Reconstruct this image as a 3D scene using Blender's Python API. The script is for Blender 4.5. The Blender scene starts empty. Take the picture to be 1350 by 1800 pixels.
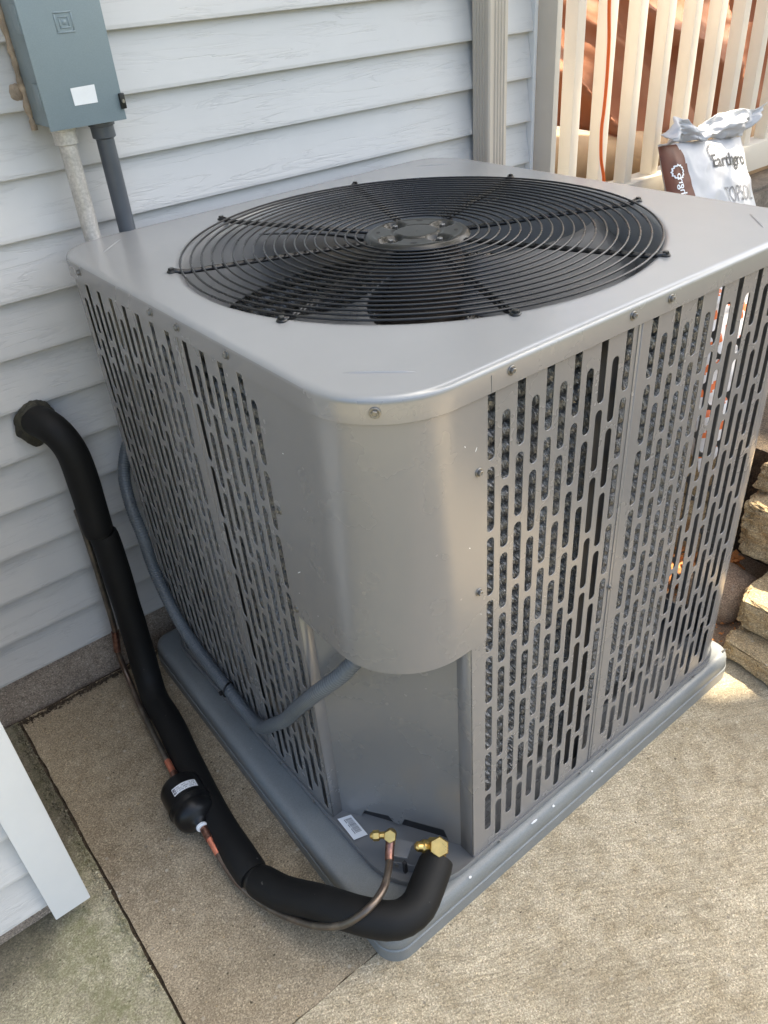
import bpy, bmesh, math, random
from math import sin, cos, pi, radians, sqrt, atan2
from mathutils import Vector, Matrix, noise as mn

SC = bpy.context.scene
COL = SC.collection

# ------------------------------------------------------------------ camera
cam = bpy.data.cameras.new('camera')
cam.sensor_fit = 'HORIZONTAL'; cam.sensor_width = 36.0
cam.lens = 1394.58 / 1350 * 36.0
cam.clip_start = 0.05; cam.clip_end = 400
camo = bpy.data.objects.new('camera', cam); COL.objects.link(camo)
camo.location = (-0.4203, -0.5903, 1.4021)
camo.rotation_euler = (0.96516, 0.0694, -0.67724)
SC.camera = camo

# ------------------------------------------------------------------ light
SUN = Vector((0.545, -0.12, 0.83)).normalized()
world = bpy.data.worlds.new('World'); SC.world = world; world.use_nodes = True
wn = world.node_tree.nodes; wl = world.node_tree.links
sky = wn.new('ShaderNodeTexSky'); sky.sky_type = 'NISHITA'; sky.sun_disc = False
sky.sun_elevation = math.asin(SUN.z); sky.sun_rotation = atan2(SUN.x, SUN.y)
sky.air_density = 0.85; sky.dust_density = 5.0; sky.ozone_density = 0.2
wn['Background'].inputs['Strength'].default_value = 0.15
tint = wn.new('ShaderNodeMix'); tint.data_type = 'RGBA'; tint.blend_type = 'MULTIPLY'; tint.inputs[0].default_value = 1.0
tint.inputs[7].default_value = (.968, 1.0, .957, 1)          # hazy summer sky, a touch greener than clear air
wl.new(sky.outputs['Color'], tint.inputs[6]); wl.new(tint.outputs[2], wn['Background'].inputs['Color'])
sl = bpy.data.lights.new('sun', 'SUN'); sl.energy = 5.0; sl.angle = radians(0.5); sl.color = (1.0, 0.86, 0.66)
so = bpy.data.objects.new('sun', sl); COL.objects.link(so)
so.rotation_euler = SUN.to_track_quat('Z', 'Y').to_euler()
VS = SC.view_settings
VS.view_transform = 'Standard'; VS.look = 'None'; VS.gamma = 1.0; VS.use_curve_mapping = False
VS.exposure = 1.78

# ------------------------------------------------------------------ node helpers
def nmat(name):
    m = bpy.data.materials.new(name); m.use_nodes = True
    nt = m.node_tree; b = nt.nodes['Principled BSDF']
    return m, nt, b
def N(nt, t, **kw):
    n = nt.nodes.new(t)
    for k, v in kw.items():
        if k in n.inputs: n.inputs[k].default_value = v
        else: setattr(n, k, v)
    return n
def coords(nt, scale=(1, 1, 1), rot=(0, 0, 0), rnd=False):
    tc = N(nt, 'ShaderNodeTexCoord'); mp = N(nt, 'ShaderNodeMapping')
    mp.inputs['Scale'].default_value = scale; mp.inputs['Rotation'].default_value = rot
    src = tc.outputs['Object']
    if rnd:
        oi = N(nt, 'ShaderNodeObjectInfo'); mu = N(nt, 'ShaderNodeMath', operation='MULTIPLY')
        mu.inputs[1].default_value = 37.0; nt.links.new(oi.outputs['Random'], mu.inputs[0])
        ad = N(nt, 'ShaderNodeVectorMath', operation='ADD')
        nt.links.new(src, ad.inputs[0]); nt.links.new(mu.outputs[0], ad.inputs[1]); src = ad.outputs[0]
    nt.links.new(src, mp.inputs['Vector'])
    return mp.outputs['Vector']
def nz(nt, vec, scale, detail=4, rough=.55, dist=0):
    n = N(nt, 'ShaderNodeTexNoise'); n.inputs['Scale'].default_value = scale
    n.inputs['Detail'].default_value = detail; n.inputs['Roughness'].default_value = rough
    n.inputs['Distortion'].default_value = dist
    nt.links.new(vec, n.inputs['Vector']); return n.outputs['Fac']
def ramp(nt, fac, pts):
    r = N(nt, 'ShaderNodeValToRGB'); el = r.color_ramp.elements
    while len(el) < len(pts): el.new(.5)
    for e, (p, c) in zip(el, pts):
        e.position = p; e.color = (c, c, c, 1) if not hasattr(c, '__len__') else (*c, 1)
    nt.links.new(fac, r.inputs['Fac']); return r.outputs['Color']
def mix(nt, fac, a, b, mode='MIX'):
    m = N(nt, 'ShaderNodeMix', data_type='RGBA', blend_type=mode)
    for s, v in ((0, fac), (6, a), (7, b)):
        if hasattr(v, 'is_output'): nt.links.new(v, m.inputs[s])
        elif s == 0: m.inputs[0].default_value = v
        else: m.inputs[s].default_value = (*v, 1) if len(v) == 3 else v
    return m.outputs[2]
def mth(nt, op, a, b=None, clamp=False):
    m = N(nt, 'ShaderNodeMath', operation=op); m.use_clamp = clamp
    for i, v in enumerate((a, b)):
        if v is None: continue
        if hasattr(v, 'is_output'): nt.links.new(v, m.inputs[i])
        else: m.inputs[i].default_value = v
    return m.outputs[0]
def bump(nt, b, h, strength=.3, dist=.002, normal=None):
    n = N(nt, 'ShaderNodeBump'); n.inputs['Strength'].default_value = strength; n.inputs['Distance'].default_value = dist
    nt.links.new(h, n.inputs['Height'])
    if normal is not None: nt.links.new(normal, n.inputs['Normal'])
    nt.links.new(n.outputs['Normal'], b.inputs['Normal']); return n.outputs['Normal']
def simple(name, col, rough=.5, metal=0., var=.12, vs=6., fine=0., fs=300., bs=.0, bd=.001, coat=0., spec=.5, rnd=False):
    """colour with broad and fine mottling, roughness variation and fine relief"""
    m, nt, b = nmat(name)
    v = coords(nt, rnd=rnd)
    n1 = nz(nt, v, vs, 5, .6)
    c = mix(nt, ramp(nt, n1, [(.3, 0.), (.7, 1.)]), tuple(x * (1 - var) for x in col), tuple(min(1, x * (1 + var)) for x in col))
    n2 = nz(nt, v, fs, 3, .6)
    if fine: c = mix(nt, fine, c, ramp(nt, n2, [(.3, .0), (.7, 1.)]), 'OVERLAY')
    nt.links.new(c, b.inputs['Base Color'])
    nt.links.new(mth(nt, 'ADD', mth(nt, 'MULTIPLY', n1, .16), rough - .08, True), b.inputs['Roughness'])
    b.inputs['Metallic'].default_value = metal; b.inputs['Coat Weight'].default_value = coat
    b.inputs['Specular IOR Level'].default_value = spec
    if bs: bump(nt, b, n2, bs, bd)
    return m

# ------------------------------------------------------------------ materials
M = {}
def siding_mat(name, col):
    m, nt, b = nmat(name)
    v = coords(nt, (3.4, 3.4, 44), rnd=True)
    g = nz(nt, v, 1.0, 4, .55, .9)
    d = mth(nt, 'ABSOLUTE', mth(nt, 'SUBTRACT', g, .5))
    line = ramp(nt, d, [(0., 1.), (.030, 0.)])
    v2 = coords(nt, (3, 3, 10), rnd=True)
    mask = ramp(nt, nz(nt, v2, 1.4, 2), [(.36, 0.), (.55, 1.)])
    ln = mth(nt, 'MULTIPLY', line, mask)
    g2 = nz(nt, coords(nt, (7, 7, 160), rnd=True), 1.0, 3, .6, .3)
    v3 = coords(nt, (1, 1, 1), rnd=True)
    dirt = nz(nt, v3, 4.0, 5, .65)
    c = mix(nt, ramp(nt, dirt, [(.3, 0.), (.75, 1.)]), tuple(x * .93 for x in col), col)
    c = mix(nt, mth(nt, 'MULTIPLY', ln, .2), c, tuple(x * .55 for x in col))
    spk = ramp(nt, nz(nt, v3, 70, 2), [(.79, 0.), (.83, 1.)])
    c = mix(nt, mth(nt, 'MULTIPLY', spk, .6), c, (.12, .1, .08))
    nt.links.new(c, b.inputs['Base Color']); b.inputs['Roughness'].default_value = .42
    h = mth(nt, 'ADD', mth(nt, 'MULTIPLY', ln, -1.0), mth(nt, 'MULTIPLY', g2, .5))
    bump(nt, b, h, .35, .0012)
    return m
M['siding'] = siding_mat('vinyl_siding', (.59, .588, .578))
M['trim_white'] = simple('white_trim', (.74, .755, .76), .4, var=.04, vs=5, bs=.05)
M['metal'] = None
def painted_metal(name, col, rough=.34, metal=.35):
    m, nt, b = nmat(name)
    v = coords(nt)
    n1 = nz(nt, v, 5, 5, .6)
    c = mix(nt, ramp(nt, n1, [(.3, 0.), (.7, 1.)]), tuple(x * .97 for x in col), tuple(x * 1.03 for x in col))
    nt.links.new(c, b.inputs['Base Color'])
    sm = nz(nt, v, 9, 4, .6)
    nt.links.new(mth(nt, 'ADD', mth(nt, 'MULTIPLY', sm, .06), rough - .03), b.inputs['Roughness'])
    b.inputs['Metallic'].default_value = metal
    return m
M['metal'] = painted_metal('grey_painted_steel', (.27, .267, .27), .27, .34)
M['top'] = painted_metal('grey_paint_skylit_top', (.325, .33, .332), .24, .2)  # same paint as the body, lightened to stand for sky light on top
M['panel_in'] = painted_metal('grey_painted_inner', (.25, .25, .25), .27, .3)
M['pan'] = painted_metal('grey_base_pan', (.2, .205, .21), .36, .2)
M['black'] = simple('black_coated_wire', (.012, .012, .013), .28, var=.2, spec=.55)
M['hub'] = simple('black_pressed_steel', (.011, .012, .011), .3, var=.15, vs=20)
M['blade'] = simple('grey_fan_blade', (.10, .104, .108), .5, .1, var=.15, vs=10)
M['motor'] = simple('fan_motor_paint', (.07, .056, .045), .4, var=.2, vs=14)
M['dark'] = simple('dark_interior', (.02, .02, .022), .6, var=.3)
M['steel'] = simple('zinc_screw', (.24, .235, .225), .35, .85, var=.2, vs=120)
M['pad'] = simple('grey_plastic_pad', (.196, .21, .213), .38, var=.07, vs=9, fine=.12, fs=500, bs=.12, bd=.0008)
M['foam'] = simple('black_foam_rubber', (.0075, .0075, .0075), .62, spec=.3, var=.25, vs=16, bs=.25, bd=.0006, fs=500)
def specks(m, sc, th, col, f=.8):
    nt = m.node_tree; b = nt.nodes['Principled BSDF']; lk = b.inputs['Base Color'].links[0].from_socket
    k = ramp(nt, nz(nt, coords(nt), sc, 2, .6), [(th, 0.), (th + .03, f)])
    nt.links.new(mix(nt, k, lk, col), b.inputs['Base Color'])
specks(M['foam'], 90, .74, (.16, .15, .13), .5)
specks(M['pad'], 60, .74, (.42, .42, .42), .5)
M['sealant'] = simple('dark_sealant_foam', (.035, .033, .022), .7, var=.4, vs=60, bs=.8, bd=.004, fs=160)
M['conduit_grey'] = simple('dark_grey_conduit', (.075, .085, .10), .38, var=.12, vs=12)
M['whip'] = simple('blue_grey_flexible_conduit', (.10, .115, .13), .34, var=.15, vs=10)
M['conduit_white'] = simple('galvanised_conduit', (.47, .45, .42), .42, .25, var=.14, vs=22, fine=.2, fs=200, bs=.1)
M['box'] = simple('blue_grey_enclosure', (.20, .255, .285), .4, .1, var=.05, vs=8, fine=.06, fs=600)
M['tie'] = simple('black_cable_tie', (.01, .01, .01), .35)
M['caulk'] = simple('tan_caulk', (.34, .27, .2), .7, var=.35, vs=60, bs=.6, bd=.003, fs=200)
M['spout'] = simple('beige_downspout', (.52, .465, .395), .4, var=.07, vs=4)
M['rail'] = simple('cream_vinyl', (.80, .77, .715), .38, var=.04, vs=6, fine=.05)
M['post'] = simple('cream_post_cover', (.64, .575, .49), .4, var=.04, vs=6)
M['cord'] = simple('orange_cord', (.75, .13, .02), .4, var=.08)
M['filter'] = simple('black_gloss_enamel', (.006, .006, .0065), .3, var=.2, spec=.35)
M['paper'] = simple('white_label', (.78, .8, .82), .45, var=.04, vs=40)
M['print'] = simple('black_print', (.02, .02, .022), .5)
M['print_grey'] = simple('grey_print', (.16, .165, .18), .5)
M['brass'] = simple('brass', (.74, .50, .17), .3, 1.0, var=.12, vs=60, bs=.1, bd=.0005)
M['lamina'] = simple('label_paint_white', (.66, .72, .86), .4)

def copper_mat():
    m, nt, b = nmat('tarnished_copper')
    v = coords(nt)
    n1 = nz(nt, v, 24, 5, .65); n2 = nz(nt, v, 7, 3)
    c = mix(nt, ramp(nt, n2, [(.42, 0.), (.58, 1.)]), (.13, .118, .10), (.17, .12, .095))
    c = mix(nt, ramp(nt, n1, [(.45, 0.), (.7, 1.)]), c, (.26, .22, .18))
    nt.links.new(c, b.inputs['Base Color']); b.inputs['Metallic'].default_value = .75
    nt.links.new(mth(nt, 'ADD', mth(nt, 'MULTIPLY', n1, .3), .2), b.inputs['Roughness'])
    return m
M['copper'] = copper_mat()
M['copper_bright'] = simple('bright_copper', (.75, .26, .16), .38, .7, var=.2, vs=60)
M['copper_braze'] = simple('brazed_copper', (.30, .16, .125), .3, .9, var=.45, vs=160, bs=.4, bd=.001, fs=400)

def concrete(name, cols, broom=0., moss=0., dark=0., pit=1.0):
    m, nt, b = nmat(name)
    v = coords(nt)
    big = nz(nt, v, 3.2, 6, .62, .3); mid = nz(nt, v, 24, 5, .65); fin = nz(nt, v, 330, 3, .65); vf = nz(nt, v, 620, 2, .6)
    c = mix(nt, ramp(nt, big, [(.32, 0.), (.68, 1.)]), cols[0], cols[1])
    c = mix(nt, mth(nt, 'MULTIPLY', ramp(nt, mid, [(.35, 0.), (.65, 1.)]), .55), c, cols[2])
    # sand grains of several colours
    vor = N(nt, 'ShaderNodeTexVoronoi'); vor.inputs['Scale'].default_value = 460; nt.links.new(v, vor.inputs['Vector'])
    sep = N(nt, 'ShaderNodeSeparateColor'); nt.links.new(vor.outputs['Color'], sep.inputs['Color'])
    gr = ramp(nt, sep.outputs['Red'], [(0., .30), (.18, .42), (.5, .5), (.82, .58), (.93, .74), (1., .9)])
    c = mix(nt, .75, c, gr, 'OVERLAY')
    c = mix(nt, .6, c, ramp(nt, fin, [(.25, 0.), (.75, 1.)]), 'OVERLAY')
    # old water stains and a faint hairline or two
    st = nz(nt, v, 1.7, 5, .6, .6)
    c = mix(nt, ramp(nt, st, [(.52, 0.), (.66, .38)]), c, tuple(x * .62 for x in cols[0]))
    hl = mth(nt, 'ABSOLUTE', mth(nt, 'SUBTRACT', nz(nt, v, 1.15, 6, .6, .4), .5))
    c = mix(nt, ramp(nt, hl, [(0., .22), (.0012, 0.)]), c, tuple(x * .35 for x in cols[0]))
    # pits
    vo2 = N(nt, 'ShaderNodeTexVoronoi'); vo2.inputs['Scale'].default_value = 75; nt.links.new(v, vo2.inputs['Vector'])
    sp2 = N(nt, 'ShaderNodeSeparateColor'); nt.links.new(vo2.outputs['Color'], sp2.inputs['Color'])
    near = ramp(nt, vo2.outputs['Distance'], [(.10, 1.), (.20, 0.)])
    pits = mth(nt, 'MULTIPLY', near, ramp(nt, sp2.outputs['Green'], [(.86, 0.), (.88, pit)]))
    peb = mth(nt, 'MULTIPLY', ramp(nt, vo2.outputs['Distance'], [(.18, 1.), (.30, 0.)]), ramp(nt, sp2.outputs['Blue'], [(.955, 0.), (.965, 1.)]))
    vo3 = N(nt, 'ShaderNodeTexVoronoi'); vo3.inputs['Scale'].default_value = 150; nt.links.new(v, vo3.inputs['Vector'])
    sp3 = N(nt, 'ShaderNodeSeparateColor'); nt.links.new(vo3.outputs['Color'], sp3.inputs['Color'])
    peb2 = mth(nt, 'MULTIPLY', ramp(nt, vo3.outputs['Distance'], [(.2, 1.), (.38, 0.)]), ramp(nt, sp3.outputs['Blue'], [(.72, 0.), (.75, 1.)]))
    c = mix(nt, mth(nt, 'MULTIPLY', peb2, .5), c, mix(nt, sp3.outputs['Red'], (.09, .07, .05), (.6, .52, .38)))
    c = mix(nt, mth(nt, 'MULTIPLY', pits, .8), c, tuple(x * .25 for x in cols[0]))
    c = mix(nt, mth(nt, 'MULTIPLY', peb, .45), c, mix(nt, sp2.outputs['Red'], (.20, .17, .14), (.62, .57, .47)))
    h = mth(nt, 'ADD', mth(nt, 'MULTIPLY', fin, .8), mth(nt, 'MULTIPLY', vf, .3))
    h = mth(nt, 'ADD', h, mth(nt, 'MULTIPLY', mid, .9))
    h = mth(nt, 'SUBTRACT', h, mth(nt, 'MULTIPLY', pits, 1.2))
    if broom:
        vb = coords(nt, (1, 1, 1), (0, 0, radians(28)))
        wob = N(nt, 'ShaderNodeMapping'); wob.inputs['Scale'].default_value = (18, 260, 1)
        wv = N(nt, 'ShaderNodeTexNoise'); wv.inputs['Scale'].default_value = 1.6; nt.links.new(vb, wv.inputs['Vector'])
        wa = N(nt, 'ShaderNodeVectorMath', operation='MULTIPLY_ADD'); wa.inputs[1].default_value = (.12, .12, 0); nt.links.new(wv.outputs['Color'], wa.inputs[0]); nt.links.new(vb, wa.inputs[2])
        nt.links.new(wa.outputs[0], wob.inputs['Vector'])
        br = nz(nt, wob.outputs['Vector'], 1.0, 4, .6, .8)
        brm = ramp(nt, br, [(.36, 0.), (.52, 1.)])
        c = mix(nt, mth(nt, 'MULTIPLY', mth(nt, 'SUBTRACT', 1.0, brm), broom * .5), c, tuple(x * .55 for x in cols[0]))
        h = mth(nt, 'ADD', h, mth(nt, 'MULTIPLY', brm, broom * 1.4))
    if moss:
        mm = ramp(nt, mth(nt, 'ADD', mth(nt, 'MULTIPLY', nz(nt, v, 9, 5, .7), .6), mth(nt, 'MULTIPLY', nz(nt, v, 60, 3), .4)), [(.44, 0.), (.6, 1.)])
        tcx = N(nt, 'ShaderNodeSeparateXYZ'); nt.links.new(v, tcx.inputs[0])
        edge = ramp(nt, mth(nt, 'ADD', tcx.outputs['X'], 1.0), [(.36, .12), (.55, 1.)])
        c = mix(nt, mth(nt, 'MULTIPLY', mth(nt, 'MULTIPLY', mm, edge), moss), c, (.15, .155, .065))
        # damp stain creeping out from the wall foot
        dd = mth(nt, 'ADD', mth(nt, 'MULTIPLY', nz(nt, v, 14, 4, .7), .16), mth(nt, 'SUBTRACT', tcx.outputs['Y'], mth(nt, 'MULTIPLY', mth(nt, 'MAXIMUM', mth(nt, 'ADD', tcx.outputs['X'], .52), 0.0), 1.6)))
        c = mix(nt, ramp(nt, dd, [(.40, 0.), (.50, .6)]), c, (.05, .043, .034))
    nt.links.new(c, b.inputs['Base Color']); b.inputs['Roughness'].default_value = .88
    b.inputs['Specular IOR Level'].default_value = .25
    bump(nt, b, h, .55, .0028)
    return m
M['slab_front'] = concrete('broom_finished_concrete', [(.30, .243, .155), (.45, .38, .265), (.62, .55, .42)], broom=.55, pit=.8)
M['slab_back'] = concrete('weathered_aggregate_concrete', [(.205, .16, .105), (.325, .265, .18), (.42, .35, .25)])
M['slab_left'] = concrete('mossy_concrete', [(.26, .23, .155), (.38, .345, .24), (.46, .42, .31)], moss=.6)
M['foundation'] = concrete('parged_foundation', [(.23, .18, .14), (.35, .29, .235), (.42, .36, .30)])
M['soil'] = simple('dark_soil', (.075, .055, .036), .95, var=.5, vs=40, fine=.5, fs=250, bs=1., bd=.006)
M['stone'] = concrete('split_concrete_block', [(.32, .225, .12), (.43, .325, .19), (.5, .39, .24)], pit=1.)
M['boulder'] = concrete('brown_boulder', [(.26, .18, .125), (.33, .235, .16), (.36, .26, .18)], pit=.2)
M['chips'] = simple('wood_chips', (.55, .22, .07), .8, var=.4, vs=50, rnd=True)
M['deckwood'] = simple('weathered_deck_wood', (.17, .14, .11), .75, var=.3, vs=14, fine=.3, fs=90, bs=.4, bd=.003)
M['tarp'] = simple('brown_plastic_tarp', (.34, .15, .08), .62, spec=.25, var=.18, vs=5, bs=.15, bd=.004, fs=40)
M['canvas'] = simple('tan_canvas', (.43, .28, .15), .7, var=.18, vs=8, bs=.3, bd=.002, fs=300)
M['bag'] = simple('white_poly_film', (.56, .57, .60), .5, var=.03, vs=12, bs=.12, bd=.004, fs=60)
M['bag_brown'] = simple('brown_printed_film', (.125, .036, .014), .55, var=.25, vs=20)
M['bag_orange'] = simple('orange_printed_film', (.62, .15, .05), .35, var=.2, vs=20)
M['bag_green'] = simple('green_printed_film', (.05, .3, .07), .35)
M['bark'] = simple('bark', (.10, .075, .055), .9, var=.4, vs=9, fine=.3, fs=40, bs=1., bd=.02)
M['leaf'] = simple('leaf_green', (.055, .085, .025), .5, var=.4, vs=2)
M['lawn'] = simple('short_grass_ground', (.06, .08, .03), .95, var=.4, vs=3, fine=.4, fs=80, bs=.6, bd=.01)

def translucent(m, frac, col):
    nt = m.node_tree; b = nt.nodes['Principled BSDF']; out = nt.nodes['Material Output']
    t = N(nt, 'ShaderNodeBsdfTranslucent'); t.inputs['Color'].default_value = (*col, 1)
    x = N(nt, 'ShaderNodeMixShader'); x.inputs[0].default_value = frac
    nt.links.new(b.outputs[0], x.inputs[1]); nt.links.new(t.outputs[0], x.inputs[2]); nt.links.new(x.outputs[0], out.inputs['Surface'])
translucent(M['rail'], .45, (.97, .93, .82)); translucent(M['bag'], .18, (.85, .82, .75)); translucent(M['tarp'], .28, (.7, .27, .11)); translucent(M['bag_orange'], .3, (.8, .2, .03)); translucent(M['leaf'], .35, (.14, .2, .04))

def coil_mat():
    m, nt, b = nmat('spiny_aluminium_fin')
    v = coords(nt, rnd=True)
    n1 = nz(nt, v, 420, 2, .6)
    nt.links.new(ramp(nt, n1, [(.3, .22), (.55, .36), (.72, .65)]), b.inputs['Base Color'])
    b.inputs['Metallic'].default_value = .8; b.inputs['Roughness'].default_value = .4
    bump(nt, b, n1, .8, .002)
    return m
M['coil'] = coil_mat()

# ------------------------------------------------------------------ object helpers
def tag(o, label, cat, group=None, kind=None):
    if label: o['label'] = label
    if cat: o['category'] = cat
    if group: o['group'] = group
    if kind: o['kind'] = kind
    return o
def thing(name, label, cat, loc=(0, 0, 0), group=None):
    o = bpy.data.objects.new(name, None); COL.objects.link(o); o.location = loc
    o.empty_display_size = .05
    return tag(o, label, cat, group)
def adopt(o, parent):
    if parent:
        o.parent = parent
        off = Vector(parent.location); p = parent.parent
        # parents below the top level are meshes at the world origin
        o.matrix_parent_inverse = Matrix.Translation(-off) if p is None else Matrix.Identity(4)
        if p is not None:
            o.matrix_parent_inverse = (parent.matrix_parent_inverse.copy()).inverted() if False else Matrix.Identity(4)
def world_base(o):
    """accumulated translation of an object that only ever uses translations"""
    t = Vector(o.location)
    if o.parent: t = world_base(o.parent) + o.matrix_parent_inverse.to_translation() + t
    return t
def link(o, parent=None):
    COL.objects.link(o)
    if parent:
        o.parent = parent
        o.matrix_parent_inverse = Matrix.Translation(-world_base(parent))
    return o
def mesh(name, verts, faces, mats, smooth=False):
    me = bpy.data.meshes.new(name); me.from_pydata([tuple(v) for v in verts], [], faces); me.update()
    for m in (mats if isinstance(mats, (list, tuple)) else [mats]): me.materials.append(m)
    if smooth: me.polygons.foreach_set('use_smooth', [True] * len(me.polygons))
    return me
def obj(name, me, parent=None, loc=None):
    o = bpy.data.objects.new(name, me)
    if loc is not None: o.location = loc
    return link(o, parent)
def share(name, src, parent, loc=(0, 0, 0), rot=None):
    o = src.copy() if not isinstance(src, bpy.types.Mesh) else bpy.data.objects.new(name, src)
    o.name = name; o.parent = None; o.location = loc
    if rot is not None: o.rotation_euler = rot
    return link(o, parent)

class MB:
    def __init__(s): s.v = []; s.f = []; s.mi = []
    def add(s, vs, fs, mi=0):
        k = len(s.v); s.v += [Vector(v) for v in vs]; s.f += [tuple(i + k for i in f) for f in fs]; s.mi += [mi] * len(fs); return s
    def box(s, a, b, mi=0):
        x0, y0, z0 = a; x1, y1, z1 = b
        return s.add([(x0, y0, z0), (x1, y0, z0), (x1, y1, z0), (x0, y1, z0), (x0, y0, z1), (x1, y0, z1), (x1, y1, z1), (x0, y1, z1)],
                     [(0, 3, 2, 1), (4, 5, 6, 7), (0, 1, 5, 4), (1, 2, 6, 5), (2, 3, 7, 6), (3, 0, 4, 7)], mi)
    def tube(s, pts, r, seg=12, cap=True, mi=0):
        pts = [Vector(p) for p in pts]; n = len(pts)
        rr = r if hasattr(r, '__len__') else [r] * n
        t0 = (pts[1] - pts[0]).normalized()
        u = t0.orthogonal().normalized()
        vs = []; fs = []
        for i in range(n):
            t = (pts[min(i + 1, n - 1)] - pts[max(i - 1, 0)]).normalized()
            u = (u - t * u.dot(t)).normalized(); w = t.cross(u)
            for k in range(seg):
                a = 2 * pi * k / seg
                vs.append(pts[i] + (u * cos(a) + w * sin(a)) * rr[i])
        for i in range(n - 1):
            for k in range(seg):
                k2 = (k + 1) % seg
                fs.append((i * seg + k, i * seg + k2, (i + 1) * seg + k2, (i + 1) * seg + k))
        if cap:
            fs.append(tuple(range(seg - 1, -1, -1))); fs.append(tuple((n - 1) * seg + k for k in range(seg)))
        return s.add(vs, fs, mi)
    def lathe(s, prof, axis0, axis, seg=24, mi=0, start=0.):
        """prof: (radius, distance along axis)"""
        axis = Vector(axis).normalized(); u = axis.orthogonal().normalized(); w = axis.cross(u); o = Vector(axis0)
        vs = []; fs = []
        for r, h in prof:
            for k in range(seg):
                a = 2 * pi * k / seg + start
                vs.append(o + axis * h + (u * cos(a) + w * sin(a)) * r)
        n = len(prof)
        for i in range(n - 1):
            for k in range(seg):
                k2 = (k + 1) % seg
                fs.append((i * seg + k, i * seg + k2, (i + 1) * seg + k2, (i + 1) * seg + k))
        fs.append(tuple(range(seg - 1, -1, -1))); fs.append(tuple((n - 1) * seg + k for k in range(seg)))
        return s.add(vs, fs, mi)
    def mesh(s, name, mats, smooth=False, auto=None):
        me = mesh(name, s.v, s.f, mats, smooth)
        if any(s.mi): me.polygons.foreach_set('material_index', s.mi)
        if auto: me.set_sharp_from_angle(angle=radians(auto))
        return me
    def build(s, name, mats, parent=None, smooth=False, auto=None, loc=None):
        return obj(name, s.mesh(name, mats, smooth, auto), parent, loc)

def bevel_mesh(me, w, seg=2, angle=30):
    bm = bmesh.new(); bm.from_mesh(me)
    es = [e for e in bm.edges if len(e.link_faces) == 2 and e.calc_face_angle(0) > radians(angle)]
    bmesh.ops.bevel(bm, geom=es, offset=w, segments=seg, profile=.6, affect='EDGES', clamp_overlap=True)
    bm.to_mesh(me); bm.free()
    me.polygons.foreach_set('use_smooth', [True] * len(me.polygons)); me.set_sharp_from_angle(angle=radians(50))
    return me
def bbox(name, a, b, mat, parent=None, w=.002, seg=2):
    return obj(name, bevel_mesh(MB().box(a, b).mesh(name, mat), w, seg), parent)
def catmull(pts, step=.01):
    P = [Vector(p) for p in pts]; P = [P[0] * 2 - P[1]] + P + [P[-1] * 2 - P[-2]]
    out = []
    for i in range(1, len(P) - 2):
        n = max(2, int((P[i + 1] - P[i]).length / step))
        for k in range(n):
            t = k / n
            out.append(.5 * ((2 * P[i]) + (-P[i - 1] + P[i + 1]) * t + (2 * P[i - 1] - 5 * P[i] + 4 * P[i + 1] - P[i + 2]) * t * t + (-P[i - 1] + 3 * P[i] - 3 * P[i + 1] + P[i + 2]) * t ** 3))
    out.append(P[-2].copy()); return out
def curve_mesh(name, cu, mats):
    o = bpy.data.objects.new(name, cu); COL.objects.link(o)
    bpy.context.view_layer.update()
    dg = bpy.context.evaluated_depsgraph_get()
    me = bpy.data.meshes.new_from_object(o.evaluated_get(dg))
    bpy.data.objects.remove(o); bpy.data.curves.remove(cu)
    me.materials.clear()
    for m in (mats if isinstance(mats, (list, tuple)) else [mats]): me.materials.append(m)
    me.name = name
    return me
def text_mesh(s, size=1., extrude=0., bold=0.):
    cu = bpy.data.curves.new('lettering', 'FONT'); cu.body = s; cu.size = size; cu.extrude = extrude; cu.offset = bold
    cu.resolution_u = 3
    return curve_mesh('lettering', cu, M['print'])
def plate_mesh(name, outline, holes, thick, bev, mat):
    """flat plate in local XY with holes; +Z is the face"""
    cu = bpy.data.curves.new(name, 'CURVE'); cu.dimensions = '2D'; cu.fill_mode = 'BOTH'
    cu.extrude = thick / 2 - bev if thick / 2 > bev else 0.0001; cu.bevel_depth = bev; cu.bevel_resolution = 1
    for poly in [outline] + holes:
        sp = cu.splines.new('POLY'); sp.points.add(len(poly) - 1)
        for p, (x, y) in zip(sp.points, poly): p.co = (x, y, 0, 1)
        sp.use_cyclic_u = True
    return curve_mesh(name, cu, mat)

# ================================================================== ground
def slab(name, x0, x1, y0, y1, z, mat, ragged=None, seed=1, step=.02, th=.06):
    """a concrete slab with slightly uneven, chipped rim on the sides named in `ragged`"""
    rnd = random.Random(seed); pts = []
    def run(a, b, nx, ny, rag):
        a = Vector(a); b = Vector(b); n = max(1, int((b - a).length / step)) if rag else 1
        for i in range(n):
            p = a.lerp(b, i / n)
            if rag and i:
                d = mn.noise(Vector((p.x * 24, p.y * 24, seed))) * .004 + mn.noise(Vector((p.x * 90, p.y * 90, seed))) * .0022
                p = p + Vector((nx, ny)) * d
            pts.append(p)
    rg = ragged or ''
    run((x0, y0), (x1, y0), 0, 1, 's' in rg); run((x1, y0), (x1, y1), 1, 0, 'e' in rg)
    run((x1, y1), (x0, y1), 0, 1, 'n' in rg); run((x0, y1), (x0, y0), 1, 0, 'w' in rg)
    n = len(pts); vs = [(p.x, p.y, z) for p in pts] + [(p.x, p.y, z - th) for p in pts]
    fs = [tuple(range(n))] + [(i, i + n, (i + 1) % n + n, (i + 1) % n) for i in range(n)]
    o = obj(name, mesh(name, vs, fs, mat)); o['kind'] = 'structure'; return o
g = obj('ground', mesh('ground', [(-60, -60, -.05), (60, -60, -.05), (60, 60, -.05), (-60, 60, -.05)], [(0, 1, 2, 3)], M['lawn'])); g['kind'] = 'structure'
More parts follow.
